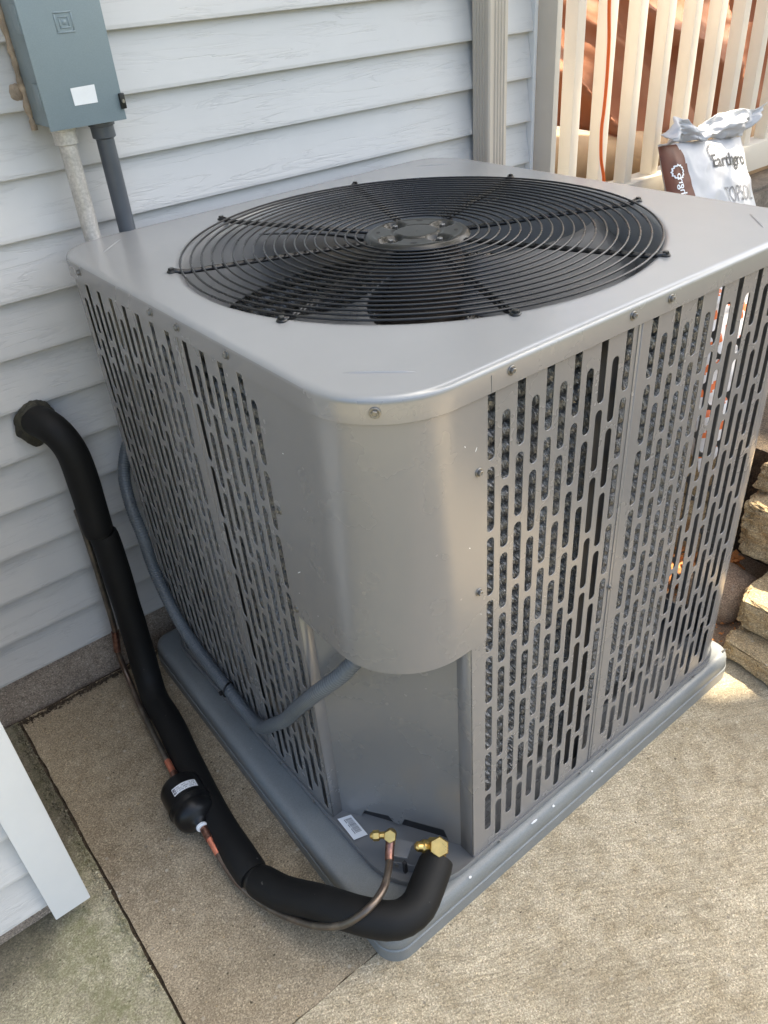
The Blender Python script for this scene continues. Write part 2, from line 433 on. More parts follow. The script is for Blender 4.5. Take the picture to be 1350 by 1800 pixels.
sb = obj('soil_bed', mesh('soil_bed', [(-5, -4, -.0065), (1.6, -4, -.0065), (1.6, 1.0, -.0065), (-5, 1.0, -.0065)], [(0, 1, 2, 3)], M['soil'])); sb['kind'] = 'structure'
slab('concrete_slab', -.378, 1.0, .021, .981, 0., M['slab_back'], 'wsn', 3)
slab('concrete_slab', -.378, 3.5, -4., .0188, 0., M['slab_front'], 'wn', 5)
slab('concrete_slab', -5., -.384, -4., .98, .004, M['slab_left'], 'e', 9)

# ================================================================== house
WY = .984                      # plane of the siding lips
EX = .102; Z0 = .114
house = thing('house_wall', 'pale grey vinyl sided house wall rising behind the air conditioner', 'house wall', (.45, 1.1, 0))
def board_mesh(name, L):
    # one clapboard: profile in (y, z); bottom lip stands proud, top tucks under the next one
    prof = [(0.022, 0.003), (0.0015, 0.0), (0., .0012), (0.0, .007), (.0185, EX + .006), (.024, EX + .006)]
    n = len(prof); vs = [(0, y, z) for y, z in prof] + [(L, y, z) for y, z in prof]
    fs = [(i, i + n, (i + 1) % n + n, (i + 1) % n) for i in range(n)] + [tuple(range(n - 1, -1, -1)), tuple(range(n, 2 * n))]
    return mesh(name, vs, fs, M['siding'])
bmL = board_mesh('siding_board', 1.31 + .43)
for k in range(42):
    obj('siding_board', bmL, house, (-.43, WY, Z0 + k * EX))
MB().box((-.43, WY + .0085, -.05), (1.31, 3.5, .1135)).build('foundation', M['foundation'], house)
MB().box((-.43, WY + .0245, .1135), (1.31, 3.5, Z0 + 42 * EX)).build('sheathing', M['trim_white'], house)
bbox('corner_trim', (1.3105, WY - .004, .1), (1.322, 3.5, 4.4), M['trim_white'], house, .001)

bump_out = thing('house_projection', 'white cornered sided house projection at the lower left', 'house wall', (-1.2, .7, 0))
bm2 = board_mesh('siding_board', 1.6)
for k in range(42):
    obj('siding_board', bm2, bump_out, (-.4805 - 1.6, .432, .074 + k * EX))
bm3 = board_mesh('siding_board', .5)
for k in range(42):
    o = obj('siding_board', bm3, bump_out, (-.4335 + .0165, .4325 + .003, .074 + k * EX)); o.rotation_euler = (0, 0, pi / 2)
    o.location = (-.4175, .44, .074 + k * EX)
cp = MB().box((-.4815, .4185, .043), (-.4172, .4395, 4.35)).mesh('corner_post', M['trim_white']); bevel_mesh(cp, .0018)
obj('corner_post', cp, bump_out)
MB().box((-2.1, .458, .085), (-.441, .98, 4.35)).build('sheathing', M['trim_white'], bump_out)
MB().box((-2.1, .47, -.05), (-.45, .98, .084)).build('foundation', M['foundation'], bump_out)

# downspout with pressed ribs
def downspout():
    x0, x1, y0, y1 = 1.096, 1.1605, .924, .983
    def ribbed(a, b, nx, ny, n):
        a = Vector(a); b = Vector(b); out = [a.lerp(b, .06)]
        w = .62 / n
        for i in range(n):
            t = .19 + i * w + w * .0
            out += [a.lerp(b, t), a.lerp(b, t + w * .25) + Vector((nx, ny)) * .0032, a.lerp(b, t + w * .75) + Vector((nx, ny)) * .0032, a.lerp(b, t + w * .98)]
        out.append(a.lerp(b, .94)); return out
    P = ribbed((x0, y0), (x1, y0), 0, 1, 4) + ribbed((x1, y0), (x1, y1), -1, 0, 4) + ribbed((x1, y1), (x0, y1), 0, -1, 4) + ribbed((x0, y1), (x0, y0), 1, 0, 4)
    n = len(P); vs = [(p.x, p.y, .12) for p in P] + [(p.x, p.y, 4.3) for p in P]
    fs = [(i, (i + 1) % n, (i + 1) % n + n, i + n) for i in range(n)]
    t = thing('downspout', 'beige ribbed downspout on the siding beside the white railing', 'downspout', (1.13, .95, 0))
    obj('pipe', mesh('pipe', vs, fs, M['spout']), t)
    bbox('strap', (x0 - .012, y1 - .004, 1.9), (x1 + .012, y1 + .0005, 1.93), M['spout'], t, .0008)
    k = MB().tube([(1.128, .955, .13), (1.128, .94, .08), (1.128, .86, .045)], [.03, .031, .03], 14); k.build('elbow', M['spout'], t, True)
downspout()

# ================================================================== equipment pad
def rounded_poly(c, r, seg=8):
    """polygon with rounded corners; c anticlockwise, r one radius or a list"""
    out = []; n = len(c); rr = r if hasattr(r, '__len__') else [r] * n
    for i in range(n):
        p = Vector(c[i]); a = (Vector(c[i - 1]) - p).normalized(); b = (Vector(c[(i + 1) % n]) - p).normalized()
        ang = a.angle(b); d = rr[i] / math.tan(ang / 2); o = p + (a + b).normalized() * (rr[i] / sin(ang / 2))
        s = p + a * d - o; e = p + b * d - o
        a0 = atan2(s.y, s.x); a1 = atan2(e.y, e.x)
        while a1 < a0: a1 += 2 * pi
        for k in range(seg + 1):
            t = a0 + (a1 - a0) * k / seg
            out.append((o.x + rr[i] * cos(t), o.y + rr[i] * sin(t)))
    return out
def stack_rings(mb, rings, mi=0, cap0=False, cap1=True):
    n = len(rings[0]); vs = [v for r in rings for v in r]; fs = []
    for i in range(len(rings) - 1):
        for k in range(n):
            k2 = (k + 1) % n; fs.append((i * n + k, i * n + k2, (i + 1) * n + k2, (i + 1) * n + k))
    if cap1: fs.append(tuple((len(rings) - 1) * n + k for k in range(n)))
    if cap0: fs.append(tuple(range(n - 1, -1, -1)))
    mb.add(vs, fs, mi)
def pad_ring(off, z, r=.042):
    c = [(-.072 + off, -.024 + off), (.947 - off, -.02 + off), (.952 - off, .955 - off), (-.045 + off, .955 - off)]
    return [(x, y, z) for x, y in rounded_poly(c, max(r - off, .01), 8)]
padt = thing('equipment_pad', 'low blue-grey plastic pad under the air conditioner', 'equipment pad', (.44, .46, 0))
mb = MB(); stack_rings(mb, [pad_ring(*a) for a in ((.0, 0.0), (.0, .031), (.0022, .033), (.0022, .0345), (.001, .0365), (.003, .055), (.0055, .062), (.0105, .0665), (.017, .0685), (.024, .0685), (.03, .0685))])
mb.build('slab_body', M['pad'], padt, True, 40)
MB().box((.918, -.005, .0685), (.931, -.001, .0696)).build('moulded_slot', M['dark'], padt)
# pale chips where the plastic edge is scratched
rnd = random.Random(4)
for (x, y, w) in ((.285, -.016, .011), (.335, -.0175, .004), (.118, -.0165, .004), (.45, -.015, .003)):
    n = 7; vs = [(x + w * cos(2 * pi * k / n) * rnd.uniform(.5, 1), y + .003 * sin(2 * pi * k / n) * rnd.uniform(.6, 1), .0672 if w > .01 else .0674) for k in range(n)]
    MB().add([Vector(v) + Vector((0, 0, .0006)) for v in vs], [tuple(range(n))]).build('scratch', M['paper'], padt)

# ================================================================== air conditioner
W, D, H = .931, .9285, 1.0206
SX0 = .1775
RC = [.118, .088, .088, .088]
CX, CY = W / 2, D / 2
ac = thing('air_conditioner', 'large grey outdoor air conditioner with round black fan guard on top', 'air conditioner', (CX, CY, .0685))
def body_ring(off, z, seg=12):
    c = [(-off, -off), (W + off, -off), (W + off, D + off), (-off, D + off)]
    return [(x, y, z) for x, y in rounded_poly(c, [max(r + off, .01) for r in RC], seg)]
# base pan
mb = MB(); stack_rings(mb, [body_ring(-.001, .069), body_ring(.004, .0705), body_ring(.0045, .078), body_ring(.0045, .0825), body_ring(.0035, .084), body_ring(.0018, .0835), body_ring(-.003, .081), body_ring(-.03, .0812)])
mb.build('base_pan', M['pan'], ac, True, 50)
# base rail behind the lowest slots
for a_, b_ in (((.15, .032, .0815), (W - .06, .036, .150)), ((.032, .24, .0815), (.036, D - .06, .150)), ((W - .036, .06, .0815), (W - .032, D - .06, .150)), ((.06, D - .036, .0815), (W - .06, D - .032, .150))):
    MB().box(a_, b_).build('base_rail', M['panel_in'], ac)

# --- louvred panels
PIT = .0259; SL = .0995; SP = .1087
def stadium(x, z0, z1, w, seg=5):
    r = w / 2; P = []
    for k in range(seg + 1):
        a = pi * k / seg; P.append((x + r * cos(a), z1 - r + r * sin(a)))
    for k in range(seg + 1):
        a = pi + pi * k / seg; P.append((x + r * cos(a), z0 + r + r * sin(a)))
    return P
def slots(cols):
    hs = []
    for x, hi in cols:
        z = .9925 if hi else .954
        for k in range(8):
            z1 = z - k * SP
            hs.append(stadium(x, z1 - SL, z1, .0152))
    return hs
def panel(name, w0, w1, cols, frame):
    me = plate_mesh(name, [(w0, .0785), (w1, .0785), (w1, 1.005), (w0, 1.005)], slots(cols), .0016, .0006, M['metal'])
    o = obj(name, me, None)
    o.matrix_world = frame
    COL.objects.unlink(o); mw = o.matrix_world.copy()
    me.transform(mw); o.matrix_world = Matrix.Identity(4); me.update()
    return link(o, ac)
F_FRONT = Matrix(((1, 0, 0, 0), (0, 0, -1, .0010), (0, 1, 0, 0), (0, 0, 0, 1)))
F_LEFT = Matrix(((0, 0, -1, .0010), (-1, 0, 0, 0), (0, 1, 0, 0), (0, 0, 0, 1)))          # local x = -y
F_RIGHT = Matrix(((0, 0, 1, W - .001), (1, 0, 0, 0), (0, 1, 0, 0), (0, 0, 0, 1)))
F_BACK = Matrix(((-1, 0, 0, 0), (0, 0, 1, D - .001), (0, 1, 0, 0), (0, 0, 0, 1)))
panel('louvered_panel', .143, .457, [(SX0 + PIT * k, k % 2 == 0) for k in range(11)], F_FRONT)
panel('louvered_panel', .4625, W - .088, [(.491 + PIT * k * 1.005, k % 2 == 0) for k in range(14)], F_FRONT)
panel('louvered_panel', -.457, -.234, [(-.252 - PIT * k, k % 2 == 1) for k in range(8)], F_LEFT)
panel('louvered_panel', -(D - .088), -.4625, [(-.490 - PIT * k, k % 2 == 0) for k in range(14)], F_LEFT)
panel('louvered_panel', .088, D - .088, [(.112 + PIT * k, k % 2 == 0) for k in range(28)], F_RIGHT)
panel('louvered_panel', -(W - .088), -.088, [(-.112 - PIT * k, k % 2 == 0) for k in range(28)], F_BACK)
# vertical seams: a folded edge with a shadow step
for nm, a, b in (('panel_seam', (.4525, -.0016, .0785), (.4572, .0006, 1.0)), ('panel_seam', (-.0016, .4525, .0785), (.0006, .4572, 1.0))):
    bbox(nm, a, b, M['metal'], ac, .0008)
MB().box((.4574, .001, .0785), (.4622, .0035, 1.0)).build('seam_gap', M['panel_in'], ac)
MB().box((.001, .4574, .0785), (.0035, .4622, 1.0)).build('seam_gap', M['panel_in'], ac)
# rounded corner strips
def arc_strip(name, i, z0, z1, off=0., ext=0., th=.0016, seg=14, mat=None):
    c = [(0, 0), (W, 0), (W, D), (0, D)][i]; r = RC[i]
    o = (c[0] + (r if i in (0, 3) else -r), c[1] + (r if i in (0, 1) else -r))
    a0 = [pi, 1.5 * pi, 0, .5 * pi][i]; out = []; inn = []
    for k in range(seg + 1):
        a = a0 + .5 * pi * k / seg
        out.append((o[0] + (r + off) * cos(a), o[1] + (r + off) * sin(a))); inn.append((o[0] + (r + off - th) * cos(a), o[1] + (r + off - th) * sin(a)))
    if ext:
        d0 = Vector((-sin(a0), cos(a0))) * -1; d1 = Vector((-sin(a0 + pi / 2), cos(a0 + pi / 2)))
        e0, e1 = ext if hasattr(ext, '__len__') else (ext, ext)
        out = [tuple(Vector(out[0]) + d0 * e0)] + out + [tuple(Vector(out[-1]) + d1 * e1)]
        inn = [tuple(Vector(inn[0]) + d0 * e0)] + inn + [tuple(Vector(inn[-1]) + d1 * e1)]
    n = len(out); ring = out + inn[::-1]
    N2 = len(ring); vs = [(x, y, z0) for x, y in ring] + [(x, y, z1) for x, y in ring]
    fs = [(k, (k + 1) % N2, (k + 1) % N2 + N2, k + N2) for k in range(N2)]
    fs += [(k, k + 1, N2 - 2 - k, N2 - 1 - k)[::-1] for k in range(n - 1)] + [(N2 + k, N2 + k + 1, N2 + N2 - 2 - k, N2 + N2 - 1 - k) for k in range(n - 1)]
    me = mesh(name, vs, fs, mat or M['metal'], True); me.set_sharp_from_angle(angle=radians(40))
    return obj(name, me, ac)
for i in (1, 2, 3): arc_strip('corner_strip', i, .0785, 1.005)
# wrap-round access cover over the control box, standing proud of the panels
arc_strip('corner_cover', 0, .5985, 1.0, .0022, (.119, .0505), .0016, 24)
for z, x in ((.0, 0),):
    MB().box((.1682, -.0021, .5985), (.1694, .0002, 1.0)).build('cover_hem', M['metal'], ac)
    MB().box((-.0021, .2372, .5985), (.0002, .2384, 1.0)).build('cover_hem', M['metal'], ac)
# folded flanges of the panels either side of the valve recess, and the recess itself
bbox('panel_flange', (.1415, .0022, .0785), (.1430, .032, .60), M['metal'], ac, .0004, 1)
bbox('panel_flange', (.0022, .2340, .0785), (.026, .2355, .60), M['metal'], ac, .0004, 1)
def valve_panel():
    a = Vector((.0215, .236)); b = Vector((.1440, .0285)); d = (b - a).normalized(); n = Vector((-d.y, d.x)) * -1
    th = .0015; L = (b - a).length
    prof = [(0, .080), (.04, .0795), (.05, .103), (.098, .108), (.108, .092), (.122, .09), (.13, .112), (.205, .114), (.215, .08), (L, .0795), (L, .64), (0, .64)]
    vs = []
    for o in (0, th):
        for t, z in prof: p = a + d * t - n * o; vs.append((p.x, p.y, z))
    k = len(prof)
    fs = [tuple(range(k)), tuple(range(2 * k - 1, k - 1, -1))] + [(i, i + k, (i + 1) % k + k, (i + 1) % k) for i in range(k)]
    obj('valve_panel', mesh('valve_panel', vs, fs, M['panel_in']), ac)
    # dark sheet standing in for the shade behind the cut-outs
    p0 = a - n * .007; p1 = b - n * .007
    obj('cavity_shade', mesh('cavity_shade', [(p0.x, p0.y, .0815), (p1.x, p1.y, .0815), (p1.x, p1.y, .66), (p0.x, p0.y, .66)], [(0, 1, 2, 3)], M['dark']), ac)
    # underside of the control box above the recess
    obj('box_floor', mesh('box_floor', [(.002, .23, .66), (.002, .12, .66), (.04, .03, .66), (.12, .002, .66), (.15, .03, .66), (.03, .24, .66)], [(0, 1, 2, 3, 4, 5)], M['panel_in']), ac)
valve_panel()

# --- top cover: flat sheet with rolled rim, skirt and a venturi throat
def top_cover():
    ol = body_ring(0, 0, 14); n0 = len(ol)
    # resample outline densely
    pts = []
    for i in range(n0):
        a = Vector(ol[i]); b = Vector(ol[(i + 1) % n0]); m = max(1, int((b - a).length / .02))
        for k in range(m): pts.append(a.lerp(b, k / m))
    n = len(pts); angs = [atan2(p.y - CY, p.x - CX) for p in pts]
    # normals of outline
    nr = []
    for i in range(n):
        t = (pts[(i + 1) % n] - pts[i - 1]); nr.append(Vector((t.y, -t.x, 0)).normalized())
    def circ(r, z): return [(CX + r * cos(a), CY + r * sin(a), z) for a in angs]
    def rim(off, z): return [(p.x + q.x * off, p.y + q.y * off, z) for p, q in zip(pts, nr)]
    rings = [circ(.392, H - .15), circ(.390, H - .09), circ(.392, H - .03), circ(.396, H - .010), circ(.400, H - .0035), circ(.4045, H - .0006), circ(.409, H), circ(.416, H), rim(-.008, H), rim(-.0035, H), rim(-.0010, H - .0006), rim(.0022, H - .0018), rim(.0044, H - .0042), rim(.0052, H - .0085), rim(.0058, H - .0325), rim(.0046, H - .0336), rim(.0036, H - .0325), rim(.0036, H - .02)]
    mb = MB(); stack_rings(mb, rings, cap1=False)
    k = len(mb.mi); mb.mi = [1 if i >= 12 * n else 0 for i in range(k)]
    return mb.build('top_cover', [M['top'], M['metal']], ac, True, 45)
top_cover()
# pressed ridges near the four corners
for (x, y, a, L) in ((.0765, .078, -45, .085), (.080, .853, 45, .085), (.845, .843, -45, .085), (.8495, .0735, 45, .085)):
    mb = MB(); d = Vector((cos(radians(a)), sin(radians(a)), 0)); nn = Vector((-d.y, d.x, 0)); o = Vector((x, y, H))
    vs = []; 
    sec = 12
    for i in range(sec + 1):
        t = -1 + 2 * i / sec; hh = .0017 * (1 - t ** 6); ww = .0024 * (1 - .5 * t ** 8)
        for q, f in ((-1, -.2), (-.5, .8), (0, 1), (.5, .8), (1, -.2)):
            vs.append(o + d * (t * L / 2) + nn * (ww * q) + Vector((0, 0, hh * f)))
    fs = [(i * 5 + k, i * 5 + k + 1, i * 5 + k + 6, i * 5 + k + 5) for i in range(sec) for k in range(4)]
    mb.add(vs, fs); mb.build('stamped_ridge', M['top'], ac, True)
MB().box((.1715, -.0061, .9885), (.1723, -.0045, 1.010)).build('lip_seam', M['pan'], ac)

# --- screws
def screw_mesh():
    mb = MB(); mb.lathe([(.0062, 0), (.0062, .0008), (.0056, .0014), (.004, .0014)], (0, 0, 0), (0, 0, 1), 18)
    mb.lathe([(.0041, .001), (.0041, .0042), (.0036, .0048), (.0026, .0046), (.0022, .0040)], (0, 0, 0), (0, 0, 1), 6)
    return mb.mesh('screw', M['steel'])
SCM = screw_mesh()
def screw(p, nrm, s=1.0, mat=None):
    o = bpy.data.objects.new('screw', SCM); o.location = p
    o.rotation_euler = Vector(nrm).to_track_quat('Z', 'Y').to_euler(); o.scale = (s, s, s)
    rr = random.Random(p[0] * 97 + p[1] * 31 + p[2]); 
    return link(o, ac)
for x in (.204, .429, .510, .768): screw((x, -.0056, 1.0055), (0, -1, 0))
for y in (.517, .431, .291, .80): screw((-.0056, y, 1.0055), (-1, 0, 0))
k45 = .118 * (1 - sqrt(.5)); screw((k45 - .0040, k45 - .0040, 1.0035), (-1, -1, 0), 1.1)
for x, z in ((.1545, .887), (.1545, .697)): screw((x, -.0022, z), (0, -1, 0))
for y, z in ((.2285, .793), (.2285, .612)): screw((-.0022, y, z), (-1, 0, 0))
for x, z in ((.4545, .53),): screw((x, -.0016, z), (0, -1, 0), .8)
screw((-.0016, .4545, .55), (-1, 0, 0), .8)
for x in (.202, .424, .506, .80): screw((x, -.0045, .0765), (0, -1, 0), .7)
for y in (.29, .41, .53): screw((-.0045, y, .0765), (-1, 0, 0), .7)

rnd = random.Random(12); mb = MB()
for (ax, u_, z_) in (('x', .132, .932), ('x', .150, .921), ('x', .138, .78), ('x', .158, .655), ('y', .165, .64), ('y', .20, .70), ('y', .15, .83), ('y', .19, .90), ('y', .21, .655)):
    l = rnd.uniform(.0010, .0022) * (3 if rnd.random() < .3 else 1); w = .0007; an = rnd.uniform(0, 3); pts_ = []
    for k in range(6):
        t = 2 * pi * k / 6; du = l * cos(t) * cos(an) - w * sin(t) * sin(an); dz = l * cos(t) * sin(an) + w * sin(t) * cos(an)
        pts_.append((u_ + du, -.0026, z_ + dz) if ax == 'x' else (-.0026, u_ + du, z_ + dz))
    mb.add(pts_, [tuple(range(6))])
o = mb.build('paint_flecks', M['paper'], ac); o['kind'] = 'stuff'

# --- spiny coil wrapped inside the panels
def coil_mesh():
    rnd = random.Random(11); path = []
    off = -.056; c = [(-off, .26), (-off, D + off), (W + off, D + off), (W + off, -off), (.17, -off)]
    P = [Vector((.056, .27))]
    def arc(cx, cy, r, a0, a1, n=22):
        for k in range(n + 1):
            a = radians(a0 + (a1 - a0) * k / n); P.append(Vector((cx + r * cos(a), cy + r * sin(a))))
    r = .22
    arc(.056 + r, D - .056 - r, r, 180, 90); arc(W - .056 - r, D - .056 - r, r, 90, 0); arc(W - .056 - r, .056 + r, r, 0, -90)
    P.append(Vector((.165, .056)))
    step = .0024; seg = 9; pts = []
    for a, b in zip(P, P[1:]):
        m = max(1, int((b - a).length / step)); pts += [a.lerp(b, k / m) for k in range(m)]
    pts.append(P[-1]); vs = []; fs = []; n = len(pts)
    for i in range(n):
        t = (pts[min(i + 1, n - 1)] - pts[max(i - 1, 0)]).normalized(); nn = Vector((-t.y, t.x))
        for k in range(seg):
            a = 2 * pi * k / seg + i * .9; rr = rnd.choice((.0070, .0082, .0104, .0118)) * rnd.uniform(.92, 1.05)
            vs.append((pts[i].x + nn.x * cos(a) * rr + t.x * rnd.uniform(-.0012, .0012), pts[i].y + nn.y * cos(a) * rr, sin(a) * rr))
    for i in range(n - 1):
        for k in range(seg):
            k2 = (k + 1) % seg; fs.append((i * seg + k, i * seg + k2, (i + 1) * seg + k2, (i + 1) * seg + k))
    return mesh('coil_tube', vs, fs, M['coil'])
CM = coil_mesh()
for k in range(32): obj('coil_tube', CM, ac, (0, 0, .166 + k * .0256))
bbox('coil_support', (.405, .020, .085), (.448, .024, .985), M['dark'], ac, .001)
bbox('coil_support', (.020, .47, .085), (.024, .50, .985), M['dark'], ac, .001)
bbox('coil_support', (W - .024, .3, .085), (W - .02, .33, .985), M['dark'], ac, .001)

# --- fan, motor and what shows below the guard
def fan():
    for j in range(3):
        a0 = radians(78 + 120 * j); vs = []; fs = []; nr, na = 10, 14
        for i in range(nr + 1):
            r = .075 + (.372 - .075) * i / nr
            span = radians(40 + 24 * (i / nr) ** .8); lead = a0 + radians(28) * (i / nr) ** 1.4
            for k in range(na + 1):
                t = k / na; a = lead - span * t
                z = H - .044 - .070 * t - .010 * sin(pi * t) + .006 * (i / nr)
                vs.append((CX + r * cos(a), CY + r * sin(a), z))
        for i in range(nr):
            for k in range(na):
                q = i * (na + 1) + k; fs.append((q, q + 1, q + na + 2, q + na + 1))
        bm_me = mesh('fan_blade', vs, fs, M['blade'], True)
        o = obj('fan_blade', bm_me, ac); md = o.modifiers.new('thickness', 'SOLIDIFY'); md.thickness = .0025
    MB().lathe([(.02, 0), (.062, .001), (.066, .006), (.066, .06), (.06, .066)], (CX, CY, H - .135), (0, 0, 1), 32).build('fan_hub', M['blade'], ac, True, 40)
    MB().lathe([(.05, 0), (.076, .006), (.08, .02), (.08, .1), (.084, .101), (.084, .11), (.08, .111), (.08, .15), (.074, .16), (.02, .164)], (CX, CY, H - .19), (0, 0, 1), 36).build('fan_motor', M['motor'], ac, True, 40)
    MB().lathe([(.10, 0), (.135, .02), (.14, .05), (.14, .27), (.125, .31), (.07, .335), (.02, .34)], (.43, .52, .082), (0, 0, 1), 36).build('compressor', M['dark'], ac, True, 40)
    MB().tube([(.610, .537, H - .01), (.610, .537, .80)], .004, 8).build('motor_bracket', M['motor'], ac, True)
    o_ = bbox('wiring_tag', (-.02, -.0008, -.042), (.02, .0008, .042), M['lamina'], ac, .0004, 1)
    o_.location = o_.location + Vector((.590, .520, .885)); o_.rotation_euler = (radians(-38), 0, radians(-40))
    acc = MB().lathe([(.03, 0), (.058, .02), (.06, .05), (.06, .30), (.05, .33), (.012, .345), (.01, .42)], (.66, .58, .30), (0, 0, 1), 28).build('accumulator', M['dark'], ac, True, 40)
    # pale label plate wrapped on the accumulator, facing the guard
    vs = []; fs = []
    for k in range(9):
        a = radians(195 + 8 * k)
        for z in (.50, .62): vs.append((.66 + .0612 * cos(a), .58 + .0612 * sin(a), z))
    for k in range(8): fs.append((2 * k, 2 * k + 2, 2 * k + 3, 2 * k + 1))
    obj('rating_label', mesh('rating_label', vs, fs, M['lamina'], True), acc)
fan()

# --- fan guard
def guard():
    zg = H + .003
    for i in range(18):
        r = .1045 + i * (.398 - .1045) / 17
        ring = [(CX + r * cos(2 * pi * k / 120), CY + r * sin(2 * pi * k / 120), zg) for k in range(121)]
        mb = MB(); mb.tube(ring, .00185, 7, False); mb.build('guard_ring', M['black'], ac, True)
    ends = [158, 114, 67.7, 21.4, -24, -68.7, -113, -156.5]
    for a in ends:
        a = radians(a); d = Vector((cos(a), sin(a), 0)); o = Vector((CX, CY, 0))
        p = [o + d * .084 + Vector((0, 0, zg - .006)), o + d * .39 + Vector((0, 0, zg - .0055)), o + d * .402 + Vector((0, 0, zg - .003)), o + d * .414 + Vector((0, 0, H + .0035))]
        mb = MB(); n = Vector((-d.y, d.x, 0))
        for s in (-1, 1): mb.tube([q + n * (.0032 * s) for q in p], .0031, 8)
        rb = mb.build('guard_rib', M['black'], ac, True)
        tb = MB(); tb.lathe([(.0075, 0), (.008, .0012), (.0065, .003)], o + d * .413 + Vector((0, 0, H + .0004)), (0, 0, 1), 16)
        tb.lathe([(.0048, .002), (.0048, .0062), (.0038, .007)], o + d * .413 + Vector((0, 0, H + .0004)), (0, 0, 1), 6)
        tb.build('foot', M['hub'], rb)
    # pressed hub plate with four bolt wells
    rings = []; nr, na = 44, 96; R = .091; vs = []; fs = []
    wells = [radians(a) for a in (0, 90, 180, 270)]
    for i in range(nr + 1):
        r = .001 + (R - .001) * i / nr
        for k in range(na):
            a = 2 * pi * k / na; z = .006
            z -= .006 * max(0, min(1, (r - .084) / .007))                       # turned-down edge
            z += .0016 * max(0, min(1, (.0385 - r) / .004)) - .0018 * math.exp(-((r - .041) / .0022) ** 2)
            z += .0010 * math.exp(-((r - .078) / .003) ** 2)
            for w in wells:
                dx = r * cos(a) - .058 * cos(w); dy = r * sin(a) - .058 * sin(w)
                rad = dx * cos(w) + dy * sin(w); tan = -dx * sin(w) + dy * cos(w)
                q = (rad / .022) ** 2 + (tan / .017) ** 2
                z -= .0085 * max(0, min(1, (1.25 - q) / .7))
            vs.append((CX + r * cos(a), CY + r * sin(a), H + z - .002))
    for i in range(nr):
        for k in range(na):
            k2 = (k + 1) % na; fs.append((i * na + k, i * na + k2, (i + 1) * na + k2, (i + 1) * na + k))
    fs.append(tuple(range(na - 1, -1, -1))[::-1])
    hub = obj('hub_plate', mesh('hub_plate', vs, fs, M['hub'], True), ac)
    bm_ = MB(); bm_.lathe([(.0075, 0), (.0075, .001), (.005, .001)], (0, 0, 0), (0, 0, 1), 20); bm_.lathe([(.0052, .001), (.0052, .0075), (.0045, .0085)], (0, 0, 0), (0, 0, 1), 6)
    bme = bm_.mesh('bolt', M['steel'])
    for w in wells: obj('bolt', bme, hub, (CX + .058 * cos(w), CY + .058 * sin(w), H - .0045))
    for w in wells:
        a = w + pi / 4; mb = MB(); c = Vector((CX + .066 * cos(a), CY + .066 * sin(a), H + .0044)); n = 12
        mb.add([c + Vector((cos(a + pi / 2) * .006 * cos(2 * pi * k / n) - sin(a + pi / 2) * .0035 * sin(2 * pi * k / n), sin(a + pi / 2) * .006 * cos(2 * pi * k / n) + cos(a + pi / 2) * .0035 * sin(2 * pi * k / n), 0)) for k in range(n)], [tuple(range(n))])
        mb.build('slot', M['dark'], hub)
guard()

